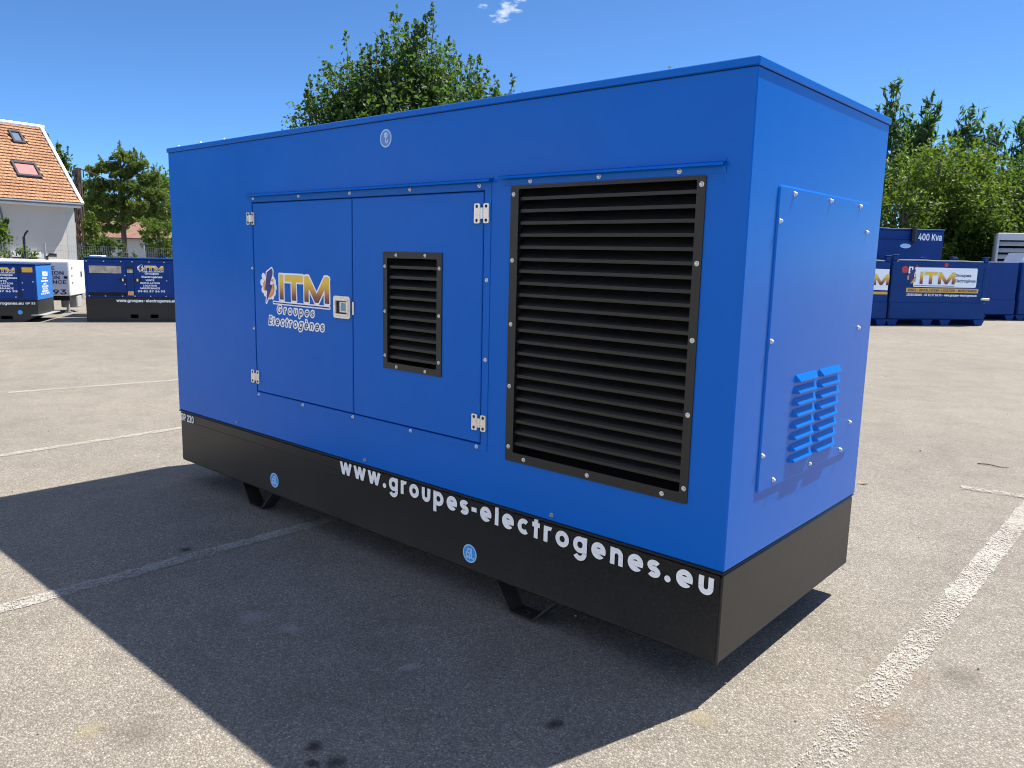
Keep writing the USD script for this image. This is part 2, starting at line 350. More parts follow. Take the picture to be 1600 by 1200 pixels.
# asphalt: aged grey tarmac with visible aggregate
def asphalt_nodes(extra=None):
    return {'g': ('geometry', {}),
        'big': ('noise_texture', {'scale': 0.35, 'detail': 4.0, 'roughness': 0.6}),
        'mid': ('noise_texture', {'scale': 3.2, 'detail': 5.0, 'roughness': 0.65}),
        'v': ('voronoi_texture', {'scale': 165.0, 'feature': 'f1'}),
        'v2': ('voronoi_texture', {'scale': 60.0, 'feature': 'f1'}),
        'fine': ('noise_texture', {'scale': 190.0, 'detail': 3.0, 'roughness': 0.7}),
        'sv': ('separate_color', {}),
        'stone': ('rgb_ramp', {'ramp': [(0.0, (0.200, 0.182, 0.157)), (0.45, (0.264, 0.243, 0.211)), (0.85, (0.318, 0.296, 0.260)), (0.97, (0.39, 0.37, 0.33)), (1.0, (0.50, 0.47, 0.43))]}),
        'pit': ('map_range', {'from_min': 0.25, 'from_max': 0.62, 'to_min': 1.0, 'to_max': 0.66, 'clamp': True}),
        'mul': ('mix_color', {'blend_type': 'multiply', 'fac': 1.0}),
        'bigr': ('rgb_ramp', {'ramp': [(0.25, (0.84, 0.845, 0.86)), (0.5, (0.99, 0.99, 0.99)), (0.75, (1.12, 1.11, 1.09))]}),
        'midr': ('rgb_ramp', {'ramp': [(0.25, (0.82, 0.815, 0.80)), (0.5, (0.99, 0.99, 0.99)), (0.75, (1.10, 1.09, 1.08))]}),
        'mul2': ('mix_color', {'blend_type': 'multiply', 'fac': 1.0, 'use_clamp': False}),
        'mul3': ('mix_color', {'blend_type': 'multiply', 'fac': 1.0, 'use_clamp': False}),
        'hh': ('math', {'math_type': 'multiply', 'value2': -1.0}),
        'h2': ('math', {'math_type': 'multiply', 'value2': 0.5}),
        'hs': ('math', {'math_type': 'add'}),
        'b': ('bump', {'strength': 0.7, 'distance': 0.005}),
        'p': ('principled_bsdf', {'roughness': 0.88, 'specular_ior_level': 0.25}), **(extra or {})}
ASPHALT_LINKS = [('g.position', 'big.vector'), ('g.position', 'mid.vector'), ('g.position', 'v.vector'), ('g.position', 'v2.vector'), ('g.position', 'fine.vector'),
    ('v.color', 'sv.color'), ('sv.r', 'stone.fac'), ('v.distance', 'pit.value'), ('stone.color', 'mul.a'), ('pit.result', 'mul.b'),
    ('big.fac', 'bigr.fac'), ('mid.fac', 'midr.fac'), ('mul.result', 'mul2.a'), ('bigr.color', 'mul2.b'), ('mul2.result', 'mul3.a'), ('midr.color', 'mul3.b'),
    ('v.distance', 'hh.value1'), ('fine.fac', 'h2.value1'), ('hh.value', 'hs.value1'), ('h2.value', 'hs.value2'), ('hs.value', 'b.height'), ('b.normal', 'p.normal')]
M['asphalt'] = mat('aged_asphalt', asphalt_nodes(), ASPHALT_LINKS + [('mul3.result', 'p.base_color')])
def worn_paint(name, lo, hi, alpha=1.0, fade=None):
    """white road paint worn off down to the stones: thin between them, gone where the wear has taken it."""
    n = {'g': ('geometry', {}), 'n1': ('noise_texture', {'scale': 70.0, 'detail': 5.0, 'roughness': 0.7}), 'n2': ('noise_texture', {'scale': 2.4, 'detail': 4.0, 'roughness': 0.6}),
        'n2m': ('math', {'math_type': 'multiply', 'value2': 0.45}), 's': ('math', {'math_type': 'add'}), 'vm': ('math', {'math_type': 'multiply', 'value2': -0.45}), 's2': ('math', {'math_type': 'add'}), 's3': ('math', {'math_type': 'add', 'value2': 0.0}),
        'm': ('map_range', {'from_min': lo, 'from_max': hi, 'to_min': 0.0, 'to_max': alpha, 'clamp': True}),
        'v': ('voronoi_texture', {'scale': 165.0}), 'hh': ('math', {'math_type': 'multiply', 'value2': -1.0}), 'b': ('bump', {'strength': 0.5, 'distance': 0.005}),
        'c': ('rgb_ramp', {'ramp': [(0.3, (0.345, 0.33, 0.30)), (0.7, (0.47, 0.455, 0.42))]}),
        'p': ('principled_bsdf', {'roughness': 0.85, 'specular_ior_level': 0.25}), 't': ('transparent_bsdf', {}), 'x': ('mix_closure', {})}
    l = [('g.position', 'n1.vector'), ('g.position', 'n2.vector'), ('n2.fac', 'n2m.value1'), ('n1.fac', 's.value1'), ('n2m.value', 's.value2'), ('g.position', 'v.vector'), ('v.distance', 'vm.value1'), ('s.value', 's2.value1'), ('vm.value', 's2.value2'),
         ('s2.value', 's3.value1'), ('s3.value', 'm.value'), ('n1.fac', 'c.fac'), ('c.color', 'p.base_color'),
         ('v.distance', 'hh.value1'), ('hh.value', 'b.height'), ('b.normal', 'p.normal'),
         ('m.result', 'x.fac'), ('t.BSDF', 'x.closure1'), ('p.BSDF', 'x.closure2')]
    if fade:                                                        # more wear towards one end: (y worn out, y sound)
        n['sy'] = ('separate_xyz', {}); n['fm'] = ('map_range', {'from_min': fade[0], 'from_max': fade[1], 'to_min': -0.165, 'to_max': 0.04, 'clamp': True})
        l += [('g.position', 'sy.vector'), ('sy.y', 'fm.value'), ('fm.result', 's3.value2')]
    return mat(name, n, l, surface='x.closure')
M['paint_good'] = worn_paint('worn_road_paint', 0.46, 0.58, 0.92)
M['paint_end'] = worn_paint('road_paint_wearing_out', 0.44, 0.60, 0.88, (-1.2, 1.2))
M['paint_worn'] = worn_paint('very_worn_road_paint', 0.37, 0.57, 0.85)
M['paint_ghost'] = worn_paint('faded_road_paint', 0.56, 0.76, 0.45)
def stain(name, col, lo, hi, a):
    return mat(name, {'g': ('geometry', {}), 'tc': ('texture_coordinate', {}), 'n': ('noise_texture', {'scale': 14.0, 'detail': 5.0, 'roughness': 0.7}), 'gr': ('gradient_texture', {'gradient_type': 'spherical'}),
        's': ('math', {'math_type': 'multiply'}), 'm': ('map_range', {'from_min': lo, 'from_max': hi, 'to_max': a, 'clamp': True}),
        'p': ('principled_bsdf', {'base_color': col, 'roughness': 0.85}), 't': ('transparent_bsdf', {}), 'x': ('mix_closure', {})},
        [('g.position', 'n.vector'), ('tc.object', 'gr.vector'), ('n.fac', 's.value1'), ('gr.fac', 's.value2'), ('s.value', 'm.value'), ('m.result', 'x.fac'), ('t.BSDF', 'x.closure1'), ('p.BSDF', 'x.closure2')], surface='x.closure')

def leaf_mat(name, dark, light, trans=0.5):
    d, l = np.array(dark), np.array(light)
    return mat(name, {'g': ('geometry', {}), 'r': ('rgb_ramp', {'ramp': [(0.0, tuple(d)), (0.55, tuple((d + l) / 2)), (1.0, tuple(l))]}),
        'p': ('principled_bsdf', {'roughness': 0.5, 'specular_ior_level': 0.3}), 'tl': ('translucent_bsdf', {}), 'br': ('mix_color', {'blend_type': 'multiply', 'fac': 1.0, 'b': (1.25, 1.35, 0.6), 'use_clamp': False}),
        'x': ('mix_closure', {'fac': trans})},
        [('g.random_per_island', 'r.fac'), ('r.color', 'p.base_color'), ('r.color', 'br.a'), ('br.result', 'tl.color'), ('p.BSDF', 'x.closure1'), ('tl.BSDF', 'x.closure2')], surface='x.closure')
M['leaf_maple'] = leaf_mat('maple_leaf', (0.070, 0.125, 0.036), (0.210, 0.285, 0.100))
M['leaf_pine'] = leaf_mat('pine_needles', (0.130, 0.180, 0.050), (0.310, 0.350, 0.115), 0.45)
M['leaf_bright'] = leaf_mat('bright_green_leaf', (0.095, 0.165, 0.028), (0.24, 0.33, 0.065))
M['leaf_olive'] = leaf_mat('olive_green_leaf', (0.095, 0.150, 0.026), (0.26, 0.32, 0.060))
M['leaf_dark'] = leaf_mat('dark_green_leaf', (0.070, 0.120, 0.032), (0.185, 0.250, 0.070))
M['leaf_blue'] = leaf_mat('grey_green_leaf', (0.065, 0.125, 0.050), (0.180, 0.255, 0.105))
M['bark'] = plain('brown_bark', (0.085, 0.065, 0.05), rough=0.9, var=0.4, scale=6.0)

# ------------------------------------------------------------------ ground
g = 260.0
single('ground', (np.array([[-g, -g, 0], [g, -g, 0], [g, g, 0], [-g, g, 0]], float), np.array([[0, 1, 2], [0, 2, 3]])), M['asphalt'], kind='structure')
def ragged_strip(a, b, w0, w1, seed, z, amp=0.006, step=0.04):
    """a painted stripe from a to b with an uneven edge."""
    rng = np.random.default_rng(seed)
    a, b = np.array(a, float), np.array(b, float); L = np.linalg.norm(b - a); d = (b - a) / L; n = np.array([-d[1], d[0]])
    k = max(2, int(L / step)); t = np.linspace(0, 1, k)
    e = rng.normal(0, amp, (k, 2))
    w = (w0 + (w1 - w0) * t) / 2
    lft = a + np.outer(t * L, d) + (w + e[:, 0])[:, None] * n; rgt = a + np.outer(t * L, d) - (w + e[:, 1])[:, None] * n
    v = np.vstack([np.c_[lft, np.full(k, z)], np.c_[rgt, np.full(k, z)]])
    f = [[k + i, k + i + 1, i + 1] for i in range(k - 1)] + [[k + i, i + 1, i] for i in range(k - 1)]
    return v, np.array(f)
single('parking_line', ragged_strip((3.965, -0.9), (3.985, 3.40), 0.112, 0.105, 1, 0.004, 0.004), M['paint_end'], kind='structure')
single('parking_line', ragged_strip((3.58, 3.42), (5.6, 3.78), 0.09, 0.09, 2, 0.0075, 0.004), M['paint_good'], kind='structure')
single('parking_line', ragged_strip((1.24, -2.2), (1.27, 0.35), 0.095, 0.08, 3, 0.004, 0.005), M['paint_worn'], kind='structure')
single('parking_line', ragged_strip((-1.345, -1.2), (-1.405, 2.6), 0.075, 0.075, 4, 0.004), M['paint_worn'], kind='structure')
single('parking_line', ragged_strip((-3.95, 0.2), (-3.52, 2.6), 0.08, 0.08, 5, 0.004), M['paint_worn'], kind='structure')
single('parking_line', ragged_strip((-0.45, -1.0), (-0.50, 1.9), 0.06, 0.06, 6, 0.004), M['paint_ghost'], kind='structure')
# stains of the tarmac: oil drips, a rusty patch, splashes of paint
def blot(name, x, y, r, m, seed, z=0.0035):
    rg = np.random.default_rng(seed); a = np.linspace(0, 2 * math.pi, 29)[:-1]; q = r * (1 + .25 * np.sin(a * 2 + rg.uniform(0, 6)) + .16 * np.sin(a * 5 + rg.uniform(0, 6)) + rg.normal(0, .07, 28))
    v = np.vstack([[[0, 0, 0]], np.c_[q * np.cos(a), q * np.sin(a), np.zeros(28)]]); f = np.array([[0, i + 1, (i + 1) % 28 + 1] for i in range(28)])
    p = numbered('/World', name); me = usdkit.mesh(stage, p, (v, f), m)
    UsdGeom.Xformable(me.GetPrim()).AddTranslateOp().Set(Gf.Vec3d(x, y, z)); me.GetPrim().SetCustomDataByKey('kind', 'structure')
def stain_mat(name, col, r, a):
    return mat(name, {'g': ('geometry', {}), 'tc': ('texture_coordinate', {}), 'mp': ('mapping', {'scale': (1 / r, 1 / r, 1 / r)}), 'n': ('noise_texture', {'scale': 38.0, 'detail': 6.0, 'roughness': 0.85}), 'gr': ('gradient_texture', {'gradient_type': 'spherical'}),
        's': ('math', {'math_type': 'multiply'}), 'm': ('map_range', {'from_min': 0.10, 'from_max': 0.52, 'to_min': 0.0, 'to_max': a, 'clamp': True}), 'v': ('voronoi_texture', {'scale': 165.0}), 'hh': ('math', {'math_type': 'multiply', 'value2': -1.0}), 'b': ('bump', {'strength': 0.6, 'distance': 0.005}),
        'p': ('principled_bsdf', {'base_color': col, 'roughness': 0.8, 'specular_ior_level': 0.3}), 't': ('transparent_bsdf', {}), 'x': ('mix_closure', {})},
        [('g.position', 'n.vector'), ('tc.object', 'mp.vector'), ('mp.vector', 'gr.vector'), ('n.fac', 's.value1'), ('gr.fac', 's.value2'), ('s.value', 'm.value'), ('g.position', 'v.vector'), ('v.distance', 'hh.value1'), ('hh.value', 'b.height'), ('b.normal', 'p.normal'), ('m.result', 'x.fac'), ('t.BSDF', 'x.closure1'), ('p.BSDF', 'x.closure2')], surface='x.closure')
oil = stain_mat('oil', (0.05, 0.045, 0.04), .05, .9); damp = stain_mat('brown_dirt', (0.17, 0.145, 0.12), .13, .38); rusty = stain_mat('rust_dust', (0.29, 0.215, 0.15), .16, .28); splash = stain_mat('paint_splash', (0.50, 0.49, 0.47), .09, .4); yel = stain_mat('yellow_splash', (0.42, 0.37, 0.22), .08, .4)
for a in ((2.866, -1.016, .032, oil, 1), (2.97, -1.014, .045, oil, 2), (2.93, -1.06, .02, oil, 3), (1.15, -.55, .04, oil, 4), (3.30, -.45, .03, oil, 5)):
    blot('oil_stain', *a)
for a in ((2.436, -1.327, .13, damp, 6), (4.15, .75, .12, damp, 7), (3.99, .60, .14, rusty, 8), (4.02, .30, .12, rusty, 9), (2.007, -.702, .09, splash, 10), (2.20, -.66, .05, splash, 11), (3.609, -.115, .07, yel, 12), (2.73, -.53, .03, splash, 13), (4.4, 1.9, .10, damp, 14), (-.3, 2.9, .15, damp, 15), (2.33, -1.42, .05, yel, 16)):
    blot('ground_stain', *a)

# ------------------------------------------------------------------ the big blue generator
L, W, H, HB, G0 = 3.6, 1.209, 1.9806, 0.4425, 0.1226
gen = Thing('generator_set', 'large blue canopied generator on a black base frame with two black louvred openings', 'generator', (L / 2, W / 2, 0))
B = 0.003
body = man(box(0, L, 0, W, HB - 0.002, 1.956, 0.004))
DX0, DX1, DZ0, DZ1 = 0.9015, 2.5415, 0.667, 1.6495
body -= cube(DX0, DX1, -0.1, 0.030, DZ0, DZ1)                                  # the door recess
body -= cube(1.96, 2.304, -0.1, 0.22, 0.926, 1.398)                             # behind the small louvre
body -= cube(2.705, 3.438, -0.1, 0.30, 0.656, 1.652)                            # behind the large louvre
gen.add('canopy', body, M['blue'], smooth=25)
lid = gen.add('roof_lid', box(-0.006, L + 0.006, -0.006, W + 0.006, 1.9555, 1.9806, 0.003), M['blue'])
gen.add('roof_joint', box(0.001, L - 0.001, 0.001, W - 0.001, 1.9520, 1.9556), M['black_dark'])
for x in (0.111, 0.368, 0.618):
    gen.add('bolt', screw((x, 0.012, 1.9806), (0, 0, 1), 0.009, 0.010), M['zinc'], parent=lid)
# black cavity linings (open boxes that line the pockets)
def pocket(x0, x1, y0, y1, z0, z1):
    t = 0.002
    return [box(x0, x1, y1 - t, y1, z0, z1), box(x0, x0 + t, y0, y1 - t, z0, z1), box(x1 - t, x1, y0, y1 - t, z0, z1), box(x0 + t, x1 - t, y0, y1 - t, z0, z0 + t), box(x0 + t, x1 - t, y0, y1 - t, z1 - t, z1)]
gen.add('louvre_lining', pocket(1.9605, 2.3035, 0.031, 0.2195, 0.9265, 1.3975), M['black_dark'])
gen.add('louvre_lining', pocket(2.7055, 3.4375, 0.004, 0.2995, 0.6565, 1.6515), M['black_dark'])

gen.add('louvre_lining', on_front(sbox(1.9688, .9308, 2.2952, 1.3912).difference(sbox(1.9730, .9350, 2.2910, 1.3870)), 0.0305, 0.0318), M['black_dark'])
def ring_shape(x0, x1, z0, z1, a0, a1, b0, b1, r=0.006):
    return sbox(x0, z0, x1, z1).buffer(-r).buffer(r).difference(sbox(a0, b0, a1, b1).buffer(-r).buffer(r))
fr = gen.add('door_frame', on_front(ring_shape(0.880, 2.577, 0.644, 1.679, 0.8985, 2.5445, 0.664, 1.6525, 0.002), 0.0, 0.0022), M['blue'])
for x, z in [(.914, 1.669), (1.319, 1.669), (1.716, 1.668), (2.119, 1.668), (2.514, 1.667), (.889, 1.316), (.889, 1.003), (2.561, 1.314), (2.561, 1.007), (.919, .654), (1.323, .654), (1.725, .655), (2.127, .655), (2.521, .655)]:
    gen.add('screw', screw((x, -0.0022, z), (0, -1, 0), 0.0085, 0.007), M['zinc'], parent=fr)
# doors
d1 = gen.add('door', box(0.9065, 1.7265, -0.002, 0.027, 0.6715, 1.6450, 0.003), M['blue'])
dr = man(box(1.7325, 2.5365, -0.002, 0.027, 0.6715, 1.6450, 0.003)) - cube(1.968, 2.296, -0.1, 0.1, 0.930, 1.392)
d2 = gen.add('door', dr, M['blue'], smooth=25)
def rain_bar(x0, x1, zt, drop):
    """folded drip strip: wall flange, then a lip that runs out and down."""
    prof = [(0.0, zt + 0.010), (-0.0022, zt + 0.010), (-0.0022, zt + 0.002), (-0.024, zt - 0.004), (-0.0255, zt - 0.012), (-0.0235, zt - 0.012), (-0.0222, zt - 0.0062), (-0.0022, zt - 0.001), (-0.0022, zt - drop), (0.0, zt - drop)]
    return sweep_x(prof, x0, x1)
gen.add('rain_strip', rain_bar(0.862, 2.585, 1.690, 0.0085), M['blue'])
rs = gen.add('rain_strip', rain_bar(2.624, 3.522, 1.696, 0.034), M['blue'])
for x, z in [(2.766, 1.673), (3.064, 1.674), (3.366, 1.675)]:
    gen.add('screw', screw((x, -0.0022, z), (0, -1, 0), 0.0085, 0.007), M['zinc'], parent=rs)
# hinges
def hinge(x0, x1, z0, z1, t=0.007):
    xm = (x0 + x1) / 2; w = (x1 - x0); out = []
    for a, b in ((x0, xm - w * .10), (xm + w * .14, x1)):
        s = sbox(a, z0, b, z1).buffer(-.006).buffer(.006)
        out.append(on_front(s, -0.0024, t))
    zc = (z0 + z1) / 2; hz = (z1 - z0) * .28
    out.append(tube([(xm + w * .02, -0.0024 - t * .7, zc - hz), (xm + w * .02, -0.0024 - t * .7, zc + hz)], 0.0068, 10))
    out.append(on_front(sbox(xm - w * .2, zc - hz, xm + w * .2, zc + hz), -0.0024, t * .8))
    return out
def hinge_screws(x0, x1, z0, z1, t=0.007):
    return [screw((x, -0.0024 - t, z), (0, -1, 0), 0.0065, 0.003) for x in (x0 + .014, x1 - .014) for z in (z0 + .011, z1 - .011)]
for door, x0, x1, z0, z1 in ((d1, .856, .926, 1.537, 1.600), (d1, .856, .934, .713, .782), (d2, 2.495, 2.572, 1.527, 1.601), (d2, 2.497, 2.574, .723, .788)):
    gen.add('hinge', hinge(x0, x1, z0, z1), M['steel'], parent=door, smooth=30)
    gen.add('hinge_screws', hinge_screws(x0, x1, z0, z1), M['black_grille'], parent=door)
# latch: pressed steel cup with a paddle
cup = sbox(1.593, 1.107, 1.719, 1.209).buffer(-.014).buffer(.014)
hole = sbox(1.611, 1.124, 1.703, 1.192).buffer(-.008).buffer(.008)
gen.add('latch', [on_front(cup.difference(hole), -0.002, 0.0075), on_front(hole.buffer(.004).difference(hole.buffer(-.004)), -0.004, 0.0085)], M['steel'], parent=d1)
gen.add('latch_recess', on_front(hole, -0.0018, 0.0012), M['black_grille'], parent=d1)
gen.add('latch_paddle', box(1.640, 1.698, -0.0095, -0.0035, 1.134, 1.184, 0.0025), M['steel'], parent=d1)
gen.add('latch_badge', on_front(sbox(1.652, 1.141, 1.688, 1.178), -0.0096, 0.0006), plain('blue_grey_badge', (0.16, 0.30, 0.42), rough=0.3), parent=d1)
gen.add('keeper', box(1.7335, 1.744, -0.0085, -0.0021, 1.127, 1.188, 0.0015), M['steel'], parent=d2)
# louvres: frame, slats, screws
def slat(x0, x1, z, depth=0.040, rise=0.034, lip=0.011, y=0.004):
    return sweep_x([(y, z - lip / 2), (y + 0.0015, z - lip / 2 - .0008), (y + .003, z - lip / 2 + .001), (y + .0035, z + lip / 2 - .001), (y + depth, z + lip / 2 + rise), (y + depth - .001, z + lip / 2 + rise + .0018), (y + .002, z + lip / 2 + .001), (y, z + lip / 2)], x0, x1)
lv = gen.add('louvre', on_front(ring_shape(1.949, 2.317, .911, 1.414, 1.977, 2.287, .938, 1.387, .004), -0.002, 0.004), M['black_grille'])
for i in range(10):
    gen.add('slat', slat(1.9705, 2.2935, 1.350 - i * 0.0430, 0.026, 0.022, 0.012, 0.0035), M['black_grille'], parent=lv)
for x, z in [(2.036, 1.4), (2.217, 1.401), (1.962, 1.352), (2.302, 1.351), (1.962, 1.159), (2.302, 1.16), (1.962, .967), (2.302, .969), (2.038, .923), (2.221, .923)]:
    gen.add('screw', screw((x, -0.006, z), (0, -1, 0), 0.0075, 0.006), M['zinc'], parent=lv)
lv = gen.add('louvre', on_front(ring_shape(2.676, 3.460, .632, 1.659, 2.714, 3.430, .667, 1.647, .006), 0.0, 0.004), M['black_grille'])
for i in range(22):
    gen.add('slat', slat(2.7085, 3.4345, 1.613 - i * 0.0434, 0.042, 0.036, 0.0115, 0.005), M['black_grille'], parent=lv)
for x, z in [(2.690, 1.629), (2.690, 1.391), (2.690, 1.155), (2.690, .921), (2.692, .687), (3.446, 1.633), (3.445, 1.396), (3.445, 1.159), (3.445, .922), (3.446, .682), (2.77, .648), (3.065, .648), (3.367, .648)]:
    gen.add('screw', screw((x, -0.004, z), (0, -1, 0), 0.0085, 0.007), M['zinc'], parent=lv)
# base frame
base = man(box(0.0035, L - 0.0035, 0.0035, W - 0.0035, G0, HB - 0.008, 0.010))
bf = gen.add('base_frame', base, M['black'], smooth=40)
gen.add('frame_rim', box(0.0015, L - 0.0015, -0.0055, W + 0.0055, HB - 0.0125, HB - 0.0025, 0.0045), M['black'], parent=bf, smooth=40)
gen.add('frame_seam', box(0.012, L - 0.012, 0.0022, 0.0045, 0.3745, 0.3775, 0.001), M['black'], parent=bf)
gen.add('corner_weld', tube([(L - 0.007, 0.007, G0 + .004), (L - 0.007, 0.007, HB - .024)], 0.0062, 10), M['black'], parent=bf, smooth=True)
for x in (.676, 1.808, 2.91):
    gen.add('screw', screw((x, 0.0, .464), (0, -1, 0), 0.009, 0.009), M['grey'], parent=bf)
def foot(x, y0, y1):
    t = .008; z = G0 + .002
    o = [(x - .035, z), (x - .035, z - t), (x + .003, z - t), (x + .083, 0.004), (x + .200, 0.004), (x + .315, z - t), (x + .36, z - t), (x + .36, z), (x + .312, z), (x + .197, .004 + t), (x + .086, .004 + t), (x + .006, z)]
    s = man(sweep_y(o, y0, y1))
    return s - m3.Manifold.cylinder(.1, .014, .014, 20).translate([x + .142, (y0 + y1) / 2, -.05])
for x, y0, y1 in ((.672, .02, .10), (2.615, .02, .10), (.672, W - .10, W - .02), (2.615, W - .10, W - .02)):
    gen.add('foot', foot(x, y0, y1), M['black'], parent=bf)
# lettering and stickers
yb = 0.0035
gen.add('web_address', on_front(affinity.translate(affinity.rotate(stroke_text('www.groupes-electrogenes.eu', 0.0615, sw=0.30, width=1.950), -0.37, origin=(0, 0)), 1.619, 0.3630), 0.0013, 0.0009), M['white'], parent=bf)
gen.add('rating', on_front(affinity.translate(print_text('GP 220', 0.040, 0.165), 0.014, 0.378), 0.0013, 0.0009), M['white'], parent=bf)
off = lambda s: affinity.translate(s, 1.28, 1.14)
gen.add('logo_outline', on_front(off(LOGO['white']), -0.0020, 0.0006), M['white'], parent=d1)
gen.add('logo_letters', on_front(off(LOGO['letters']), -0.0026, 0.0005), M['itm'], parent=d1)
gen.add('logo_rule', on_front(off(LOGO['rule']), -0.0026, 0.0005), M['navy'], parent=d1)
gen.add('logo_flame', on_front(off(LOGO['flame']), -0.0026, 0.0004), M['flame'], parent=d1)
gen.add('logo_bolt', on_front(off(LOGO['bolt']), -0.0026, 0.0007), M['bolt'], parent=d1)
for text, x0, z0, w, xh in (('Groupes', 1.113, 1.0985, 0.312, 0.0262), ('Electrogènes', 1.034, 1.036, 0.470, 0.0290)):
    s = affinity.translate(stroke_text(text, xh, sw=0.20, width=w, slant=12), x0, z0)
    gen.add('logo_outline', on_front(s.buffer(.0075).buffer(.002).buffer(-.002), -0.0020, 0.0007), M['white'], parent=d1)
    for q in sorted(getattr(s.buffer(.0003), 'geoms', [s]), key=lambda q: q.bounds[0]):
        gen.add('logo_letter', on_front(q, -0.0027, 0.0005), M['navy'], parent=d1)
def sticker(x, z, r, y, fork=True):
    disc = Point(x, z).buffer(r, 20); ringp = disc.difference(Point(x, z).buffer(r * .86, 20))
    q = lambda *p: LineString([(x + a * r, z + b * r) for a, b in p]).buffer(r * .07)
    if fork:
        ic = union_all([q((-.5, -.35), (-.5, .05), (.0, .05), (.0, -.35), (-.5, -.35)), q((-.35, .05), (-.25, .5), (.1, .5), (.15, 0)), q((.25, .55), (.25, -.45), (.6, -.45)), Point(x - .4 * r, z - .45 * r).buffer(r * .15), Point(x - .02 * r, z - .45 * r).buffer(r * .15)])
    else:
        ic = union_all([q((0, .55), (0, .25)), Point(x, z + .35 * r).buffer(r * .3).difference(Point(x, z + .35 * r).buffer(r * .16)), q((0, .1), (-.02, -.35)), q((-.02, -.35), (.1, -.5), (.28, -.4), (.3, -.2))])
    a = gen.add('sticker', on_front(disc, y, 0.0006), M['sticker'] if fork else M['sticker_dim'], label=None)
    gen.add('sticker_print', on_front(union_all([ringp, ic]), y - 0.0006, 0.0004), M['pale_blue'], parent=a)
sticker(1.964, 1.883, 0.037, 0.0, False)
sticker(1.037, .207, 0.039, yb)
sticker(2.488, .198, 0.039, yb)
# end panel
def soft_plate(y0, y1, z0, z1, r, th, ch):
    a, b = (np.array(q.exterior.coords)[:-1] for q in (sbox(y0, z0, y1, z1).buffer(-r).buffer(r, 6), sbox(y0 + ch, z0 + ch, y1 - ch, z1 - ch).buffer(-r).buffer(r, 6)))
    m = trimesh.convex.convex_hull(np.vstack([np.c_[np.full(len(a), L), a], np.c_[np.full(len(a), L + th * .25), a], np.c_[np.full(len(b), L + th), b]]))
    return np.array(m.vertices), np.array(m.faces)
ep = gen.add('access_panel', soft_plate(.195, 1.052, .655, 1.643, .015, .006, .006), M['blue'])
for y, z in [(.308, 1.634 - .012), (.628, 1.622), (.935, 1.622), (.212, 1.533), (1.036, 1.53), (1.040, 1.158), (1.040, .777), (.956, .677), (.636, .678), (.314, .681), (.212, .782), (.212, 1.157)]:
    gen.add('screw', screw((L + .006, y, z), (1, 0, 0), 0.0085, 0.009), M['zinc'], parent=ep)
def hood(y0, y1, z):
    """pressed louvre: top slopes out to an open lip, ends rounded in."""
    d = .0155; e = .014
    v = np.array([[0, y0, z], [0, y1, z], [d, y0 + e, z - .023], [d, y1 - e, z - .023], [d, y0 + e, z - .0265], [d, y1 - e, z - .0265], [0, y0, z - .0275], [0, y1, z - .0275]], float)
    v[:, 0] += L + .0059
    m = trimesh.convex.convex_hull(v)
    return np.array(m.vertices), np.array(m.faces)
for y0, y1 in ((.437, .624), (.655, .860)):
    for i in range(8):
        gen.add('vent_hood', hood(y0, y1, 1.028 - i * .0405), M['blue'], parent=ep)

# ------------------------------------------------------------------ what stands behind the photographer (mirrored softly in the enamel)
t = Thing('warehouse', 'long pale warehouse across the yard behind the photographer', 'warehouse', (-3.0, -15.0, 0), 0, local=True)
M['cladding'] = plain('pale_cladding', (0.60, 0.58, 0.54), rough=0.6, var=0.05, scale=0.6)
t.add('wall', man(box(-17.0, 20.0, -10.0, 0.0, 0, 6.2)), M['cladding'])
t.add('plinth', box(-17.01, 20.01, -10.01, 0.04, 0, 0.5), M['grey'])
t.add('roof_edge', box(-17.15, 20.15, -10.15, 0.15, 6.2005, 6.5), M['grey'])
for x in (-12.0, -3.0, 6.0):
    t.add('roller_door', box(x, x + 3.6, 0.001, 0.06, 0.02, 4.0), M['grey'])
for x in (-7.5, 1.5, 11.0, 15.0):
    wf = t.add('window', box(x, x + 1.8, 0.001, 0.05, 1.2, 2.6), M['white_paint'])
    t.add('pane', box(x + .08, x + 1.72, 0.0505, 0.056, 1.28, 2.52), plain('window_glass_%d' % int(x * 2 + 40), (0.04, 0.05, 0.06), rough=0.08), parent=wf)

# ------------------------------------------------------------------ equipment standing behind
TH = 57.0
def text_block(t, lines, mt, y, parent=None, name='lettering'):
    """lines of (text, centre x, base z, height, width)."""
    for a, x, z, h, w in lines:
        t.add(name, on_front(affinity.translate(print_text(a, h, w, True, 'center'), x, z), y, 0.0015), mt, parent=parent)
def put_logo(t, x, z, k, y, plate=False, parent=None, name='logo'):
    f = lambda s: affinity.translate(affinity.scale(s, k, k, origin=(0, 0)), x, z)
    if not plate:
        t.add(name + '_outline', on_front(f(LOGO['white']), y, 0.002), M['white'], parent=parent)
    gm = gradient_print(f'gold_print_{abs(hash((round(x,3), round(z,3), round(k,3)))) % 9999}', z + .027 * k, z + .152 * k)
    t.add(name + '_letters', on_front(f(LOGO['letters']), y - .002, 0.0015), gm, parent=parent)
    t.add(name + '_flame', on_front(f(LOGO['flame']), y - .002, 0.0012), M['flame'], parent=parent)
    t.add(name + '_bolt', on_front(union_all([f(LOGO['bolt']), f(LOGO['rule'])]), y - .002, 0.0018), M['navy'], parent=parent)
SERVICES = ['VENTE', 'INSTALLATION', 'LOCATION', 'MAINTENANCE']

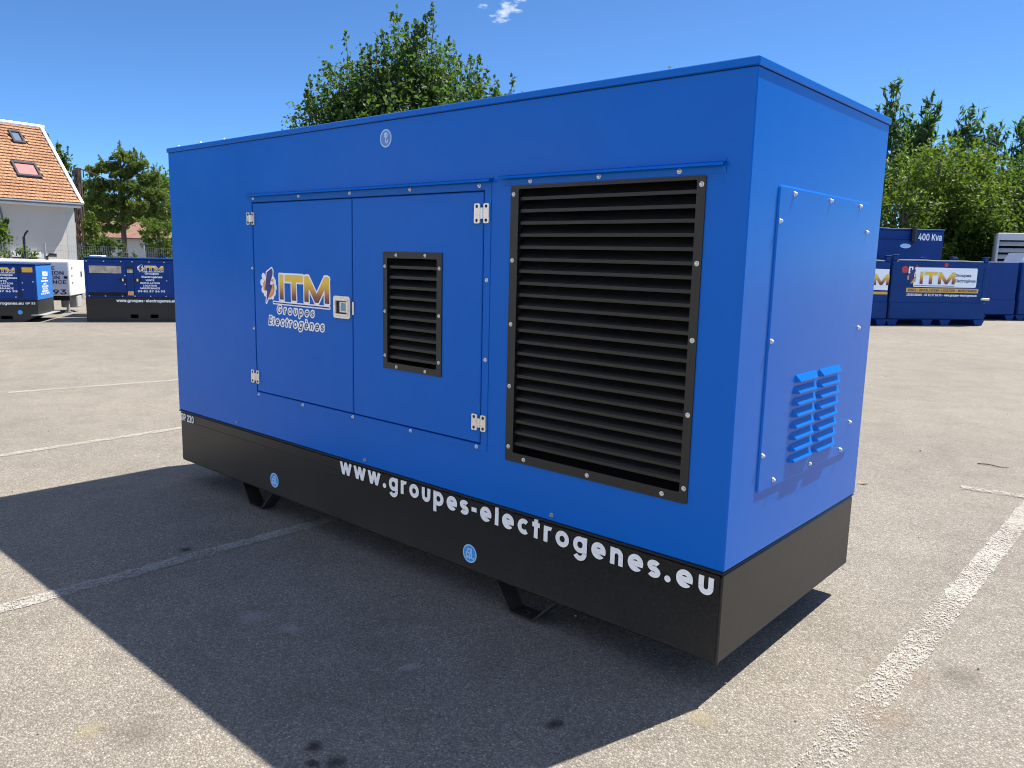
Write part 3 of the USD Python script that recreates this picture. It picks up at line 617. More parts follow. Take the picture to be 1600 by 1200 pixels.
def corner_loc(corner, l, w, th=TH, at='right'):
    """centre of a box whose front right (or front left) corner stands at 'corner'."""
    a = math.radians(th); u = np.array([math.cos(a), math.sin(a)]); n = np.array([math.sin(a), -math.cos(a)])
    c = np.array(corner[:2]) + (-u if at == 'right' else u) * l / 2 - n * w / 2
    return (c[0], c[1], 0.0)
def skid_base(l, w, h, ramp=True):
    prof = [(-l / 2, .12), (-l / 2 + .25, 0), (l / 2 - .25, 0), (l / 2, .12), (l / 2, h), (-l / 2, h)] if ramp else [(-l / 2, 0), (l / 2, 0), (l / 2, h), (-l / 2, h)]
    return man(sweep_y(prof, -w / 2, w / 2))

# blue generator at the far left, with the bright blue lit end
l, w, h, hb = 2.6, 1.05, 1.06, 0.40
t = Thing('generator_set', 'small blue generator at left edge with yellow warning label and bright blue lettered end', 'generator', corner_loc((-11.85, 3.02), l, w), TH, 'blue generators parked behind', local=True)
bs = skid_base(l, w, hb)
for x in (.10, .77):
    bs -= cube(x - .10, x + .10, -w, w, .05, .115)
bp = t.add('base_frame', bs, M['black'])
t.add('end_flange', [box(l / 2 - .12, l / 2 + .10, -w / 2 - .03, w / 2 + .03, .118, .135, .004)], M['grey'], parent=bp)
t.add('canopy', box(-l / 2, l / 2 - .002, -w / 2, w / 2, hb + .001, h, .012), M['blue_old'])
t.add('roof', box(-l / 2 - .01, l / 2 + .008, -w / 2 - .012, w / 2 + .01, h + .0005, h + .022, .006), M['blue_tank'])
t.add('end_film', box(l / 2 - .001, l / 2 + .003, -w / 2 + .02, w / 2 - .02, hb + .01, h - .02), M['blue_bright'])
t.add('door', box(-.13, 1.01, -w / 2 - .012, -w / 2 + .001, hb + .04, h - .03, .005), M['blue_old'])
t.add('door', box(1.05, 1.275, -w / 2 - .010, -w / 2 + .001, hb + .04, h - .03, .005), M['blue_old'])
for z in (.52, .95):
    t.add('hinge', box(.99, 1.06, -w / 2 - .022, -w / 2 - .008, z - .03, z + .03, .004), M['black'])
for x, z in ((.25, .462), (.6, .462), (.95, .462), (1.075, .73), (1.075, .60), (1.25, .75)):
    t.add('screw', screw((x, -w / 2 - .012, z), (0, -1, 0), .011, .008), M['zinc'])
t.add('warning_label', on_front(sbox(1.08, .925, 1.255, 1.015), -w / 2 - .010, .002), M['yellow'], label='yellow warning label')
put_logo(t, .775, .90, .66, -w / 2 - .0125)
text_block(t, [('Groupes', .80, .855, .035, .26), ('Electrogènes', .80, .80, .035, .40)] + [(s, .72, .745 - i * .045, .028, wd) for i, (s, wd) in enumerate(zip(SERVICES, (.20, .40, .30, .42)))] + [('03 81 37 36 93', .72, .555, .032, .54)], M['white'], -w / 2 - .0125)
text_block(t, [('www.groupes-electrogenes.eu', .52, hb - .075, .045, 1.10), ('GP 33', 1.18, hb - .07, .035, .17)], M['white'], -w / 2 - .0005, parent=bp)
endtxt = union_all([affinity.translate(affinity.scale(LOGO['white'], .55, .55, origin=(0, 0)), .05, .84)] + [affinity.translate(print_text(s, .032, wd, True, 'center'), 0, z) for s, wd, z in (('Groupes', .30, .79), ('Electrogènes', .46, .735), ('VENTE', .20, .675), ('INSTALLATION', .42, .63), ('LOCATION', .32, .585), ('MAINTENANCE', .42, .54), ('03 81 37 36 93', .56, .495))])
t.add('end_lettering', on_end(endtxt, l / 2 + .003, .0015), M['white'])
t.add('lifting_eye', tube([(.40 + .05 * math.cos(a), -.3, h + .02 + .07 * math.sin(a)) for a in np.linspace(0, math.pi, 9)], .012, 6), M['blue_old'])
t.add('fork_sticker', on_front(Point(1.0, .18).buffer(.04), -w / 2, .002), M['sticker'])

# white trailer mounted set behind it
l, w = 3.4, 1.38
t = Thing('trailer_generator', 'white rounded trailer generator with dark blue lettering behind the small blue generator', 'generator', corner_loc((-13.448, 4.161), l, w), TH, local=True)
prof = Polygon([(-w / 2, .38), (w / 2, .38), (w / 2, 1.125), (-w / 2, 1.125)]).buffer(-.06).buffer(.06, 8)
v, f = extrude(prof, l - .04)
cab = np.stack([-l / 2 + .02 + v[:, 2], v[:, 0], v[:, 1]], 1)
t.add('body', [(cab, f)], M['white_paint'], smooth=40)
t.add('end_cover', man(box(l / 2 - .03, l / 2, -w / 2 + .01, w / 2 - .01, .385, 1.12, .025)), M['white_paint'])
t.add('chassis', [box(-l / 2 + .1, l / 2 - .05, -w / 2 + .15, -w / 2 + .25, .28, .38), box(-l / 2 + .1, l / 2 - .05, w / 2 - .25, w / 2 - .15, .28, .38), box(-.4, .6, -w / 2 + .25, w / 2 - .25, .25, .379)], M['black'])
def wheel(x, y, r, wd):
    a = [(r * c, r * s) for c, s in ((math.cos(q), math.sin(q)) for q in np.linspace(0, 2 * math.pi, 25)[:-1])]
    v, f = extrude(Polygon(a).difference(Polygon(a).buffer(-r * .42)), wd); tyre = (np.stack([x + v[:, 0], y + v[:, 2], r + v[:, 1]], 1), f)
    v, f = extrude(Polygon(a).buffer(-r * .42), wd * .7); rim = (np.stack([x + v[:, 0], y + wd * .15 + v[:, 2], r + v[:, 1]], 1), f)
    return tyre, rim
for y in (-w / 2 + .02, w / 2 - .2):
    ty, ri = wheel(.3, y, .29, .18)
    wp = t.add('wheel', ty, M['rubber']); t.add('rim', ri, M['grey'], parent=wp)
jk = t.add('prop_stand', [tube([(l / 2 - .15, -.30, .38), (l / 2 - .15, -.30, .02)], .035, 8), box(l / 2 - .22, l / 2 - .08, -.37, -.23, .0, .02)], M['grey'])
t.add('mudguard', box(l / 2 - .35, l / 2 - .02, -.05, .35, .10, .36, .02), M['grey'])
t.add('jockey_wheel', [xform(wheel(0, -.04, .10, .06)[0], 0, (l / 2 - .45, -w / 2 + .1, 0))], M['rubber'])
t.add('exhaust_cap', tube([(l / 2 - .55, -.1, 1.12), (l / 2 - .55, -.1, 1.19), (l / 2 - .50, -.1, 1.23), (l / 2 - .36, -.1, 1.22)], [.03, .035, .045, .04], 8), M['black_grille'])
text_block(t, [('VENTE', 1.22, .93, .07, .44), ('INSTALLATION', 1.12, .83, .07, .98), ('LOCATION', 1.20, .735, .07, .66), ('MAINTENANCE', 1.16, .64, .07, .98), ('03 81 37 36 93', .82, .42, .095, 1.66)], M['navy'], -w / 2 - .0005)
t.add('side_latch', box(1.60, 1.67, -w / 2 - .02, -w / 2 + .001, .75, .80, .006), M['black'])
for y, z in ((-.45, .97), (-.48, .81), (-.45, .66)):
    t.add('latch', box(l / 2 - .001, l / 2 + .015, y - .03, y + .03, z - .02, z + .02, .004), M['grey'])
t.add('end_vent', box(l / 2 - .001, l / 2 + .012, .26, .34, .76, .88, .004), M['black_grille'])

# blue generator with instrument window
l, w, h, hb = 2.3, 1.0, 1.20, 0.465
a = math.radians(TH); C2 = (-11.49, 3.74)
t = Thing('generator_set', 'blue generator with instrument window and black base, left of the large generator', 'generator', corner_loc(C2, l, w, TH, 'left'), TH, 'blue generators parked behind', local=True)
bs = skid_base(l, w, hb, False)
for x in (-.31, .05):
    bs -= cube(x - .07, x + .07, -w, w, .07, .14)
bp = t.add('base_frame', bs, M['black'])
t.add('canopy', box(-l / 2, l / 2, -w / 2, w / 2, hb + .001, h, .012), M['blue_old'])
t.add('roof', box(-l / 2 - .01, l / 2 + .01, -w / 2 - .012, w / 2 + .012, h + .0005, h + .03, .008), M['blue_tank'])
t.add('roof_box', box(-l / 2 + .06, -l / 2 + .28, -.3, .1, h + .03, h + .065, .01), M['white_paint'])
d = t.add('door', box(-1.10, -.42, -w / 2 - .012, -w / 2 + .001, hb + .06, h - .07, .005), M['blue_old'])
t.add('instrument_window', box(-1.06, -.50, -w / 2 - .016, -w / 2 - .0115, .93, 1.07, .003), M['panel_window'], parent=d)
t.add('air_inlet', box(-1.09, -.43, -w / 2 - .016, -w / 2 - .0115, .50, .565, .003), M['black_dark'], parent=d)
d = t.add('door', box(-.28, .42, -w / 2 - .012, -w / 2 + .001, hb + .06, h - .07, .005), M['blue_old'])
t.add('centre_post', box(-.415, -.285, -w / 2 - .009, -w / 2 + .001, hb + .06, h - .07, .003), M['blue_tank'])
for z, mt in ((1.04, M['rubber']), (.98, M['panel_window']), (.55, M['flame'])):
    t.add('label', on_front(sbox(-.40, z - .04, -.30, z + .04), -w / 2 - .009, .002), mt)
for x in (-.48, -.22):
    t.add('latch', [on_front(Point(x, .805).buffer(.045), -w / 2 - .012, .012), box(x - .07, x + .07, -w / 2 - .024, -w / 2 - .0115, .785, .825, .003)], M['black'])
    t.add('latch_handle', box(x - .014, x + .014, -w / 2 - .030, -w / 2 - .024, .78, .83, .003), M['steel'])
for x, z in ((-1.10, 1.155), (-.8, 1.155), (-.5, 1.155), (-.3, 1.155), (0, 1.155), (.27, 1.155), (-1.08, .495), (-.8, .495), (-.5, .495), (-.28, .495), (0, .495), (.28, .495), (-.44, .72), (-.44, .89), (.30, .80)):
    t.add('screw', screw((x, -w / 2 - .012, z), (0, -1, 0), .012, .01), M['zinc'])
put_logo(t, .03, .96, .78, -w / 2 - .0125)
text_block(t, [('Groupes', .04, .915, .036, .26), ('Electrogènes', .04, .85, .036, .38), ('VENTE', -.0, .79, .03, .16), ('INSTALLATION', .0, .735, .03, .36), ('LOCATION', .0, .685, .03, .25), ('MAINTENANCE', .0, .635, .03, .36), ('03 81 37 36 93', .02, .575, .034, .50)], M['white'], -w / 2 - .0125)
text_block(t, [('www.groupes-electrogenes.eu', -.08, hb - .085, .052, 1.08)], M['white'], -w / 2 - .0005, parent=bp)
t.add('lifting_eye', tube([(.22 + .05 * math.cos(q), -.35, h + .03 + .06 * math.sin(q)) for q in np.linspace(0, math.pi, 9)], .014, 6), M['blue_old'])

# a lower one behind that, mostly hidden
l, w, h, hb = 2.0, 1.0, .97, .35
t = Thing('generator_set', 'low plain blue generator mostly hidden between the white trailer and the windowed generator', 'generator', corner_loc((-12.55, 4.28), l, w, TH, 'left'), TH, 'blue generators parked behind', local=True)
t.add('base_frame', skid_base(l, w, hb), M['black'])
t.add('canopy', box(-l / 2, l / 2, -w / 2, w / 2, hb + .001, h, .012), M['blue_old'])
t.add('roof', box(-l / 2 - .01, l / 2 + .01, -w / 2 - .01, w / 2 + .01, h + .0005, h + .022, .006), M['blue_tank'])

# fuel tanks on the right
def fuel_tank(corner, l, w, h, label, at, th=53.0, posts=True, mt='blue_tank', kind='fuel_tank'):
    t = Thing(kind, label, 'fuel tank', corner_loc(corner, l, w, th, at), th, 'blue fuel tanks in a row', local=True)
    sh = man(box(-l / 2, l / 2, -w / 2, w / 2, .14, h, .02))
    t.add('shell', sh, M[mt])
    t.add('lower_band', box(-l / 2 + .01, l / 2 - .01, -w / 2 - .02, -w / 2 + .001, .16, .56, .012), M[mt])
    ft = []
    for x in (-l / 2 + .12, -.25, .25, l / 2 - .12):
        s = sweep_y([(x - .16, .141), (x - .09, 0), (x + .09, 0), (x + .16, .141)], -w / 2, w / 2)
        t.add('foot', s, M[mt])
    if posts:
        for sx in (-1, 1):
            for sy in (-1, 1):
                x, y = sx * (l / 2 - .07), sy * (w / 2 - .06)
                t.add('corner_post', [box(x - .06, x + .06, y - .05, y + .05, h + .001, h + .12, .01), box(x - .085, x + .085, y - .06, y + .06, h + .1205, h + .135, .004)], M[mt])
        for x in (-l * .16, l * .18):
            t.add('lifting_lug', tube([(x + .09 * math.cos(q), -w / 2 + .15, h + .0 + .09 * math.sin(q)) for q in np.linspace(0, math.pi, 9)], .018, 6), M[mt])
        t.add('top_rail', [box(-l / 2 + .16, l / 2 - .16, -w / 2 + .01, -w / 2 + .05, h + .002, h + .03, .004)], M['white_paint'] if False else M['grey'])
    return t
l, w, h = 2.68, 1.2, 1.55
t = fuel_tank((-1.13, 18.07), l, w, h, 'blue fuel tank with white lettered sign, yellow strip and red warning signs', 'left')
yf = -w / 2
pl = t.add('sign', on_front(sbox(-.74, .93, 1.02, 1.40).buffer(-.04).buffer(.04), yf, .004), M['white'])
put_logo(t, -.24, .94, 2.35, yf - .0042, plate=True, parent=pl)
text_block(t, [('Groupes', .62, 1.19, .065, .48), ('Electrogènes', .70, 1.06, .065, .60)], M['navy'], yf - .0042, parent=pl)
st_ = t.add('strip', on_front(sbox(-.92, .80, 1.10, .905), yf, .003), M['yellow'])
text_block(t, [('VENTE - INSTALLATION - LOCATION - MAINTENANCE', .09, .825, .055, 1.94)], M['navy'], yf - .0032, parent=st_)
text_block(t, [('25520 BIANS - 03 81 37 36 93 - www.groupes-electrogenes.eu', .09, .715, .05, 1.98)], M['white'], yf - .0005)
t.add('warning_sign', on_front(Point(-1.0, 1.34).buffer(.085), yf, .003), M['red'])
wq = t.add('warning_sign', on_front(sbox(-.90, 1.25, -.78, 1.41), yf, .003), M['white'])
t.add('pictogram', on_front(sbox(-.86, 1.28, -.82, 1.38), yf - .003, .002), M['rubber'], parent=wq)
t.add('warning_sign', on_front(Polygon([(-.76, 1.36), (-.60, 1.36), (-.68, 1.46)]), yf, .003), M['red'])
t.add('hose_reel_cap', on_front(Point(.12, 1.47).buffer(.05), yf, .006), M['red'])
t.add('spigot', tube([(l / 2 - .15, yf - .01, .66), (l / 2 + .02, yf - .09, .655)], .03, 8), M['white_paint'])
t.add('door_edge', box(l / 2 - .13, l / 2 - .11, yf - .006, yf + .001, .62, 1.42), M[ 'blue_tank'])
l2 = 2.3
t = fuel_tank((-1.16, 18.02), l2, w, h - .03, 'blue fuel tank half hidden behind the generator corner with small square sign', 'right')
pl = t.add('sign', on_front(sbox(.70, .84, 1.12, 1.34), yf, .004), M['white'])
s = affinity.translate(affinity.scale(LOGO['letters'].intersection(sbox(.07, 0, .4, .2)), 2.1, 2.1, origin=(0, 0)), .56, .90)
t.add('logo_letters', on_front(s, yf - .0042, .0015), gradient_print('gold_print_far', .957, 1.22), parent=pl)
t.add('strip', on_front(sbox(.20, .74, 1.12, .80), yf, .003), M['yellow'])
t.add('valve', [tube([(.95, yf + .2, h - .03), (.95, yf + .2, h + .10)], .06, 8), box(.80, 1.12, yf + .17, yf + .23, h + .10, h + .12)], M['blue_tank'])
fuel_tank((.578, 23.60), 2.6, 1.3, 1.60, 'plain dark blue steel tank behind the lettered fuel tank', 'right', posts=False, mt='blue_old')
t = fuel_tank((.64, 23.72), 2.4, 1.3, 1.60, 'plain blue steel tank at the right edge with white box on top', 'left', posts=False, mt='blue_old')
t.add('top_box', man(sweep_y([(-1.15, 1.60), (-.4, 1.60), (-.4, 1.86), (-1.0, 1.86)], -.5, .1)), M['white_paint'])

# big 400 kVA set behind the tanks
l, w, h = 4.6, 1.8, 2.64
t = Thing('generator_set', 'tall blue generator marked 400 Kva behind the fuel tanks', 'generator', corner_loc((-2.204, 27.09), l, w, 53, 'right'), 53, 'blue generators parked behind', local=True)
t.add('base_frame', skid_base(l, w, .5, False), M['black'])
t.add('canopy', box(-l / 2, l / 2, -w / 2, w / 2, .501, h - .06, .015), M['blue_old'])
t.add('roof', box(-l / 2 - .01, l / 2 + .01, -w / 2 - .015, w / 2 + .015, h - .0595, h, .01), M['blue_tank'])
t.add('door', box(-.2, 1.25, -w / 2 - .014, -w / 2 + .001, .7, 2.28, .006), M['blue_old'])
t.add('rain_strip', box(-1.9, 1.2, -w / 2 - .04, -w / 2 + .001, 2.30, 2.335, .004), M['blue_old'])
text_block(t, [('400 Kva', 1.78, 2.285, .20, .92)], M['white'], -w / 2 - .0005)
t.add('nameplate', on_front(Point(0, 0).buffer(1, 12) and affinity.scale(Point(.88, 2.08).buffer(.1), 2.0, .75), -w / 2 - .014, .004), M['pale_blue'])
t.add('exhaust', tube([(1.12, -w / 2 + .1, 2.2), (1.12, -w / 2 - .06, 2.25), (1.12, -w / 2 - .06, 2.60), (1.12, -w / 2 - .06, 2.70)], .085, 10), M['black_grille'])

# pale louvred container at the far right
t = Thing('louvred_container', 'pale grey container with wide dark louvres at the right edge before the trees', 'container', (-1.5, 31.77, 0), 14, local=True)
t.add('shell', man(box(0, 4.0, 0, 2.2, 0, 2.72, .02)) - cube(.07, 3.93, -.1, .35, .8, 2.46), M['grey_light'])
t.add('louvre_lining', pocket(.071, 3.929, .14, .349, .801, 2.459), M['black_dark'])
for i in range(7):
    z = 2.40 - i * .235
    t.add('slat', sweep_x([(.02, z - .15), (.035, z - .15), (.11, z), (.10, z + .01), (.085, z)], .073, 3.927), M['grey'])

# ------------------------------------------------------------------ house on the left
nA = math.radians(7.0)
E = np.array([-41.141, 14.718, 3.726]); hb_, hh_ = 3.849, 4.15
t = Thing('house', 'white rendered house with steep orange tiled roof and two roof windows', 'house', (E[0], E[1], 0), 97.0, local=True)
# local: +x along the eave away from us, front faces -y; E is the eave's right end -> x = 0, y = 0
LEN = 11.0; OV = .50; ER = .12
y0, y1 = OV, 2 * hb_ - OV
wallh = E[2] - .12
gable = [(y0, 0), (y1, 0), (y1, wallh), (hb_, E[2] + hh_ - .25), (y0, wallh)]
M['render_wall'] = plain('white_render', (0.54, 0.515, 0.48), rough=0.9, var=0.05, scale=1.5)
M['render_edge'] = plain('pale_green_grey_render', (0.48, 0.50, 0.49), rough=0.9, var=0.04)
M['barge'] = plain('white_bargeboard', (0.72, 0.72, 0.72), rough=0.6)
M['zinc_gutter'] = plain('zinc_gutter', (0.11, 0.13, 0.16), rough=0.5, metal=0.3)
wl = man(sweep_x(gable, -LEN, -ER - .001))
t.add('wall', wl, M['render_wall'])
t.add('corner_strip', box(-ER - .44, -ER + .004, y0 - .006, y0 + .4, 0, wallh - .001), M['render_edge'])
t.add('window', [box(-3.35, -2.15, y0 - .012, y0 + .02, .2, .86)], plain('dark_window', (0.05, 0.07, 0.09), rough=0.1))
t.add('shutter_box', box(-3.45, -2.05, y0 - .22, y0 + .001, .86, 1.12, .01), M['barge'])
def slope(x, s, lift=0.0):
    """point of the front roof plane: x along the eave, s from eave (0) to ridge (1)."""
    nv = np.array([-hh_, hb_]) / math.hypot(hb_, hh_)
    return np.array([x, s * hb_ + nv[0] * lift, E[2] + s * hh_ + nv[1] * lift])
def slab(x0, x1, s0, s1, l0, l1):
    p = [slope(x, s, l) for x in (x0, x1) for s in (s0, s1) for l in (l0, l1)]
    m = trimesh.convex.convex_hull(np.array(p)); return np.array(m.vertices), np.array(m.faces)
SL = math.hypot(hb_, hh_)
rf = t.add('roof', [slab(-LEN, 0, 0, 1, -.10, 0), xform([(np.array([[-LEN, hb_, E[2] + hh_], [0, hb_, E[2] + hh_], [0, 2 * hb_, E[2]], [-LEN, 2 * hb_, E[2]]]), np.array([[0, 1, 2], [0, 2, 3]]))])], plain('roof_underlay', (0.2, 0.13, 0.09), rough=0.9))
M['tile'] = mat('orange_clay_tile', {'g': ('geometry', {}), 'r': ('rgb_ramp', {'ramp': [(0.0, (0.40, 0.22, 0.13)), (0.25, (0.58, 0.35, 0.21)), (0.5, (0.68, 0.49, 0.31)), (0.75, (0.72, 0.57, 0.37)), (1.0, (0.62, 0.54, 0.32))]}),
    'n': ('noise_texture', {'scale': 0.8, 'detail': 4.0}), 'mm': ('map_range', {'from_min': 0.3, 'from_max': 0.7, 'to_min': 0.8, 'to_max': 1.15}), 'mul': ('mix_color', {'blend_type': 'multiply', 'fac': 1.0, 'use_clamp': False}), 'p': ('principled_bsdf', {'roughness': 0.9, 'specular_ior_level': 0.15})},
    [('g.random_per_island', 'r.fac'), ('g.position', 'n.vector'), ('n.fac', 'mm.value'), ('r.color', 'mul.a'), ('mm.result', 'mul.b'), ('mul.result', 'p.base_color')])
rng = np.random.default_rng(5)
tiles = []; rows, tw = 26, .21
cols = int(LEN / tw)
sky_holes = [(-1.86, -1.26, .735, .895), (-2.55, -1.36, .29, .475)]
for r in range(rows):
    s0, s1 = r / rows, (r + 1.25) / rows
    for c in range(cols):
        x1_ = -c * tw - (tw / 2 if r % 2 else 0); x0_ = x1_ - tw + .02
        if x0_ < -5.0 and False: continue
        xm, sm = (x0_ + x1_) / 2, (s0 + s1) / 2
        if any(a - .05 < xm < b + .05 and q0 - .01 < sm < q1 + .01 for a, b, q0, q1 in sky_holes): continue
        k = rng.uniform(-.008, .008)
        p = np.array([slope(x0_, s0, .012), slope(x1_, s0, .012), slope(x1_, min(s1, 1), .012), slope(x0_, min(s1, 1), .012), slope(x0_, s0, .085 + k), slope(x1_, s0, .085 + k), slope(x1_, min(s1, 1), .022 + k), slope(x0_, min(s1, 1), .022 + k)])
        tiles.append((p, np.array([[4, 5, 6], [4, 6, 7], [0, 1, 5], [0, 5, 4], [1, 2, 6], [1, 6, 5], [3, 0, 4], [3, 4, 7]])))
t.add('roof_tiles', tiles, M['tile'], parent=rf, kind='stuff')
t.add('ridge_cap', [tube([(x, hb_, E[2] + hh_ + .05), (x + .42, hb_, E[2] + hh_ + .065)], .12, 8) for x in np.arange(-LEN, -.1, .4)], M['barge'], parent=rf)
t.add('bargeboard', [slab(-.02, .14, -.01, 1.01, -.14, .10)], M['barge'], parent=rf)
t.add('gutter', tube([(-LEN, -.05, E[2] - .06), (.08, -.05, E[2] - .06)], .075, 8), M['zinc_gutter'], parent=rf)
t.add('fascia', box(-LEN, -.01, -.01, .02, E[2] - .25, E[2] - .07), M['barge'], parent=rf)
t.add('soffit', box(-LEN, -.01, .021, y0 - .001, E[2] - .22, E[2] - .20), M['barge'], parent=rf)
t.add('downpipe', tube([(-4.05, -.05, E[2] - .1), (-4.0, -.02, E[2] - .35), (-3.75, y0 - .12, E[2] - .75), (-3.72, y0 - .12, E[2] - 1.1), (-3.72, y0 - .12, .05)], .05, 8), M['zinc_gutter'])
M['rw_frame'] = plain('grey_roof_window_frame', (0.07, 0.07, 0.08), rough=0.8, spec=0.1)
for (a, b, q0, q1), gm in zip(sky_holes, (plain('roof_window_glass', (0.10, 0.13, 0.22), rough=0.6, spec=0.1), plain('pink_blind', (0.60, 0.20, 0.20), rough=0.8, spec=0.1))):
    e, es = .10, .022
    wf = t.add('roof_window', [slab(a, b, q0, q0 + es, .01, .13), slab(a, b, q1 - es, q1, .01, .13), slab(a, a + e, q0 + es, q1 - es, .01, .13), slab(b - e, b, q0 + es, q1 - es, .01, .13)], M['rw_frame'], parent=rf)
    t.add('roof_window_pane', slab(a + e, b - e, q0 + es, q1 - es, .02, .07), gm, parent=rf)

# small far house behind the pine
t = Thing('house', 'small far house with weathered brown roof and white walls half hidden behind the pine', 'house', (-53.1, 20.0, 0), 42.0, local=True)
t.add('wall', man(sweep_x([(0, 0), (5, 0), (5, 2.2), (2.5, 3.2), (0, 2.2)], -2.2, 6.5)), M['render_wall'])
t.add('roof', [man(sweep_x([(-.4, 2.14), (2.5, 3.32), (5.4, 2.14), (5.4, 2.05), (2.5, 3.21), (-.4, 2.05)], -2.5, 6.8))], plain('weathered_brown_tile', (0.23, 0.13, 0.10), rough=0.9, var=0.35, scale=2.0))
t.add('window', box(.1, .85, -.03, .02, .7, 1.7), plain('shaded_window', (0.03, 0.03, 0.035), rough=0.2))
t.add('window', box(3.3, 4.2, -.03, .02, .7, 1.7), plain('dim_window', (0.04, 0.04, 0.045), rough=0.2))

# ------------------------------------------------------------------ vegetation
def leaves(rng, pts, size, up=0.35, elong=1.5, droop=0.0, out=None):
    """one folded leaf (four triangles' worth of outline in two) at each point."""
    n = len(pts)
    a = rng.normal(size=(n, 3)); a[:, 2] -= droop
    a /= np.linalg.norm(a, axis=1, keepdims=True)
    nr = rng.normal(size=(n, 3)) * (1 - up) + np.array([0, 0, 1.0]) * up * 2
    b = np.cross(nr, a); b /= np.linalg.norm(b, axis=1, keepdims=True) + 1e-9
    s = size * rng.uniform(.6, 1.25, (n, 1)); c = np.cross(a, b)
    v = np.stack([pts - a * s * elong * .5, pts + b * s * .42 + c * s * .12, pts + a * s * elong * .5, pts - b * s * .42 + c * s * .12], 1).reshape(-1, 3)
    k = np.arange(n)[:, None] * 4
    f = np.concatenate([k + np.array([0, 1, 2]), k + np.array([0, 2, 3])], 0)
    return v, f
def clump_points(rng, clumps, n, sub=26, tight=.22, shell=.55):
    """points gathered in small sprays set through each clump's outer volume."""
    vol = np.array([c[1][0] * c[1][1] * c[1][2] for c in clumps]) ** .67
    cnt = rng.multinomial(n, vol / vol.sum()); out = []
    for (c, r), k in zip(clumps, cnt):
        c, r = np.array(c, float), np.array(r, float)
        m = max(6, k // sub)
        d = rng.normal(size=(m, 3)); d /= np.linalg.norm(d, axis=1, keepdims=True)
        rad = (shell + (1.12 - shell) * rng.random((m, 1)) ** .8)
        cen = c + d * rad * r
        idx = rng.integers(0, m, k)
        out.append(cen[idx] + rng.normal(size=(k, 3)) * tight * min(r) * rng.uniform(.5, 1.2, (m, 1))[idx])
    return np.vstack(out)
def shoots(rng, clumps, n, length, per, spread=.06):
    """upright leading twigs that stand out of the crown: leaf points along them."""
    out, sticks = [], []
    for _ in range(n):
        c, r = clumps[rng.integers(len(clumps))]; c, r = np.array(c), np.array(r)
        d = rng.normal(size=3); d[2] = abs(d[2]) + .8; d /= np.linalg.norm(d)
        s = c + d * r * .85; e = s + (d * .45 + np.array([0, 0, .9])) * length * rng.uniform(.6, 1.3)
        tt = rng.random((per, 1)) ** .8
        out.append(s + (e - s) * tt + rng.normal(size=(per, 3)) * spread * (1.15 - tt))
        sticks.append(tube([s, (s + e) / 2 + rng.normal(size=3) * .02, e], [.012, .008, .003], 4, False))
    return np.vstack(out), sticks
def tree(name, label, cat, base, height, trunk_r, clumps, n, size, mt, seed, group=None, nshoot=0, shoot_len=.6, per=26, up=.35, elong=1.4, droop=0.0, shell=.5, tight=.22, sub=26, lean=0.0, trunk_mat='bark', shoot_spread=.08, flat=False):
    """clumps are (centre offset from the base, radii)."""
    rng = np.random.default_rng(seed)
    t = Thing(name, label, cat, base, 0, group, local=True)
    top = np.array([lean, 0, height * .8])
    pts = [np.array([0, 0, -.05]), np.array([lean * .15 + rng.normal() * .03, rng.normal() * .03, height * .25]), np.array([lean * .5, rng.normal() * .08, height * .5]), top]
    wood = [tube(pts, [trunk_r * 1.15, trunk_r, trunk_r * .7, trunk_r * .2], 8)]
    for c, r in clumps:
        c = np.array(c, float); z = c[2] - .25 if flat else min(max(c[2] * .55, height * .15), height * .6)
        s = np.array([lean * z / height, 0, z])
        wood.append(tube([s, (s + c) / 2 + np.array([0, 0, .05 * height]), c, c + np.array([0, 0, r[2] * .7])], [trunk_r * .5, trunk_r * .33, trunk_r * .2, .01], 5, False))
        for _ in range(5):
            d = rng.normal(size=3); d[2] = abs(d[2]) * .8; d /= np.linalg.norm(d)
            wood.append(tube([c - np.array([0, 0, r[2] * .3]), c + d * np.array(r) * .5, c + d * np.array(r) * .95], [trunk_r * .18, trunk_r * .1, .006], 4, False))
    p = clump_points(rng, clumps, n, sub, tight, shell)
    if nshoot:
        q, sticks = shoots(rng, clumps, nshoot, shoot_len, per, shoot_spread); p = np.vstack([p, q]); wood += sticks
    t.add('trunk', wood, M[trunk_mat], smooth=60)
    t.add('crown', leaves(rng, p, size, up, elong, droop), M[mt])
    return t

RIGHT = np.array([.7491, .6621, 0]); RIGHT /= np.linalg.norm(RIGHT); DEEP = np.array([-.6621, .7491, 0])   # across and along the view, for setting out the trees
def off3(a, d, z):
    v = RIGHT * a + DEEP * d; return (v[0], v[1], z)
# the tree right behind the generator
cl = [(off3(-2.05, 0, 3.9), (.8, .9, 1.15)), (off3(-1.45, .2, 4.8), (.75, .9, 1.1)), (off3(-.75, -.3, 4.6), (.9, .9, 1.1)), (off3(-.1, .1, 5.5), (.7, .9, 1.1)), (off3(.5, 0, 5.4), (.75, .9, 1.15)),
      (off3(1.15, -.2, 4.8), (.8, .9, 1.0)), (off3(1.8, .1, 4.35), (.8, .9, .8)), (off3(2.35, .1, 4.2), (.7, .8, .75)), (off3(0, 0, 4.0), (2.5, 2.0, 1.2)), (off3(-1.5, -.4, 3.6), (1.2, 1.0, .9))]
tree('maple_tree', 'leafy green maple tree rising above the roof of the large generator', 'tree', (-10.60, 11.10, 0), 7.0, .16, cl, 34000, .10, 'leaf_maple', 21, nshoot=85, shoot_len=.62, per=36, elong=1.15, tight=.24, shell=.28, sub=20, shoot_spread=.11)
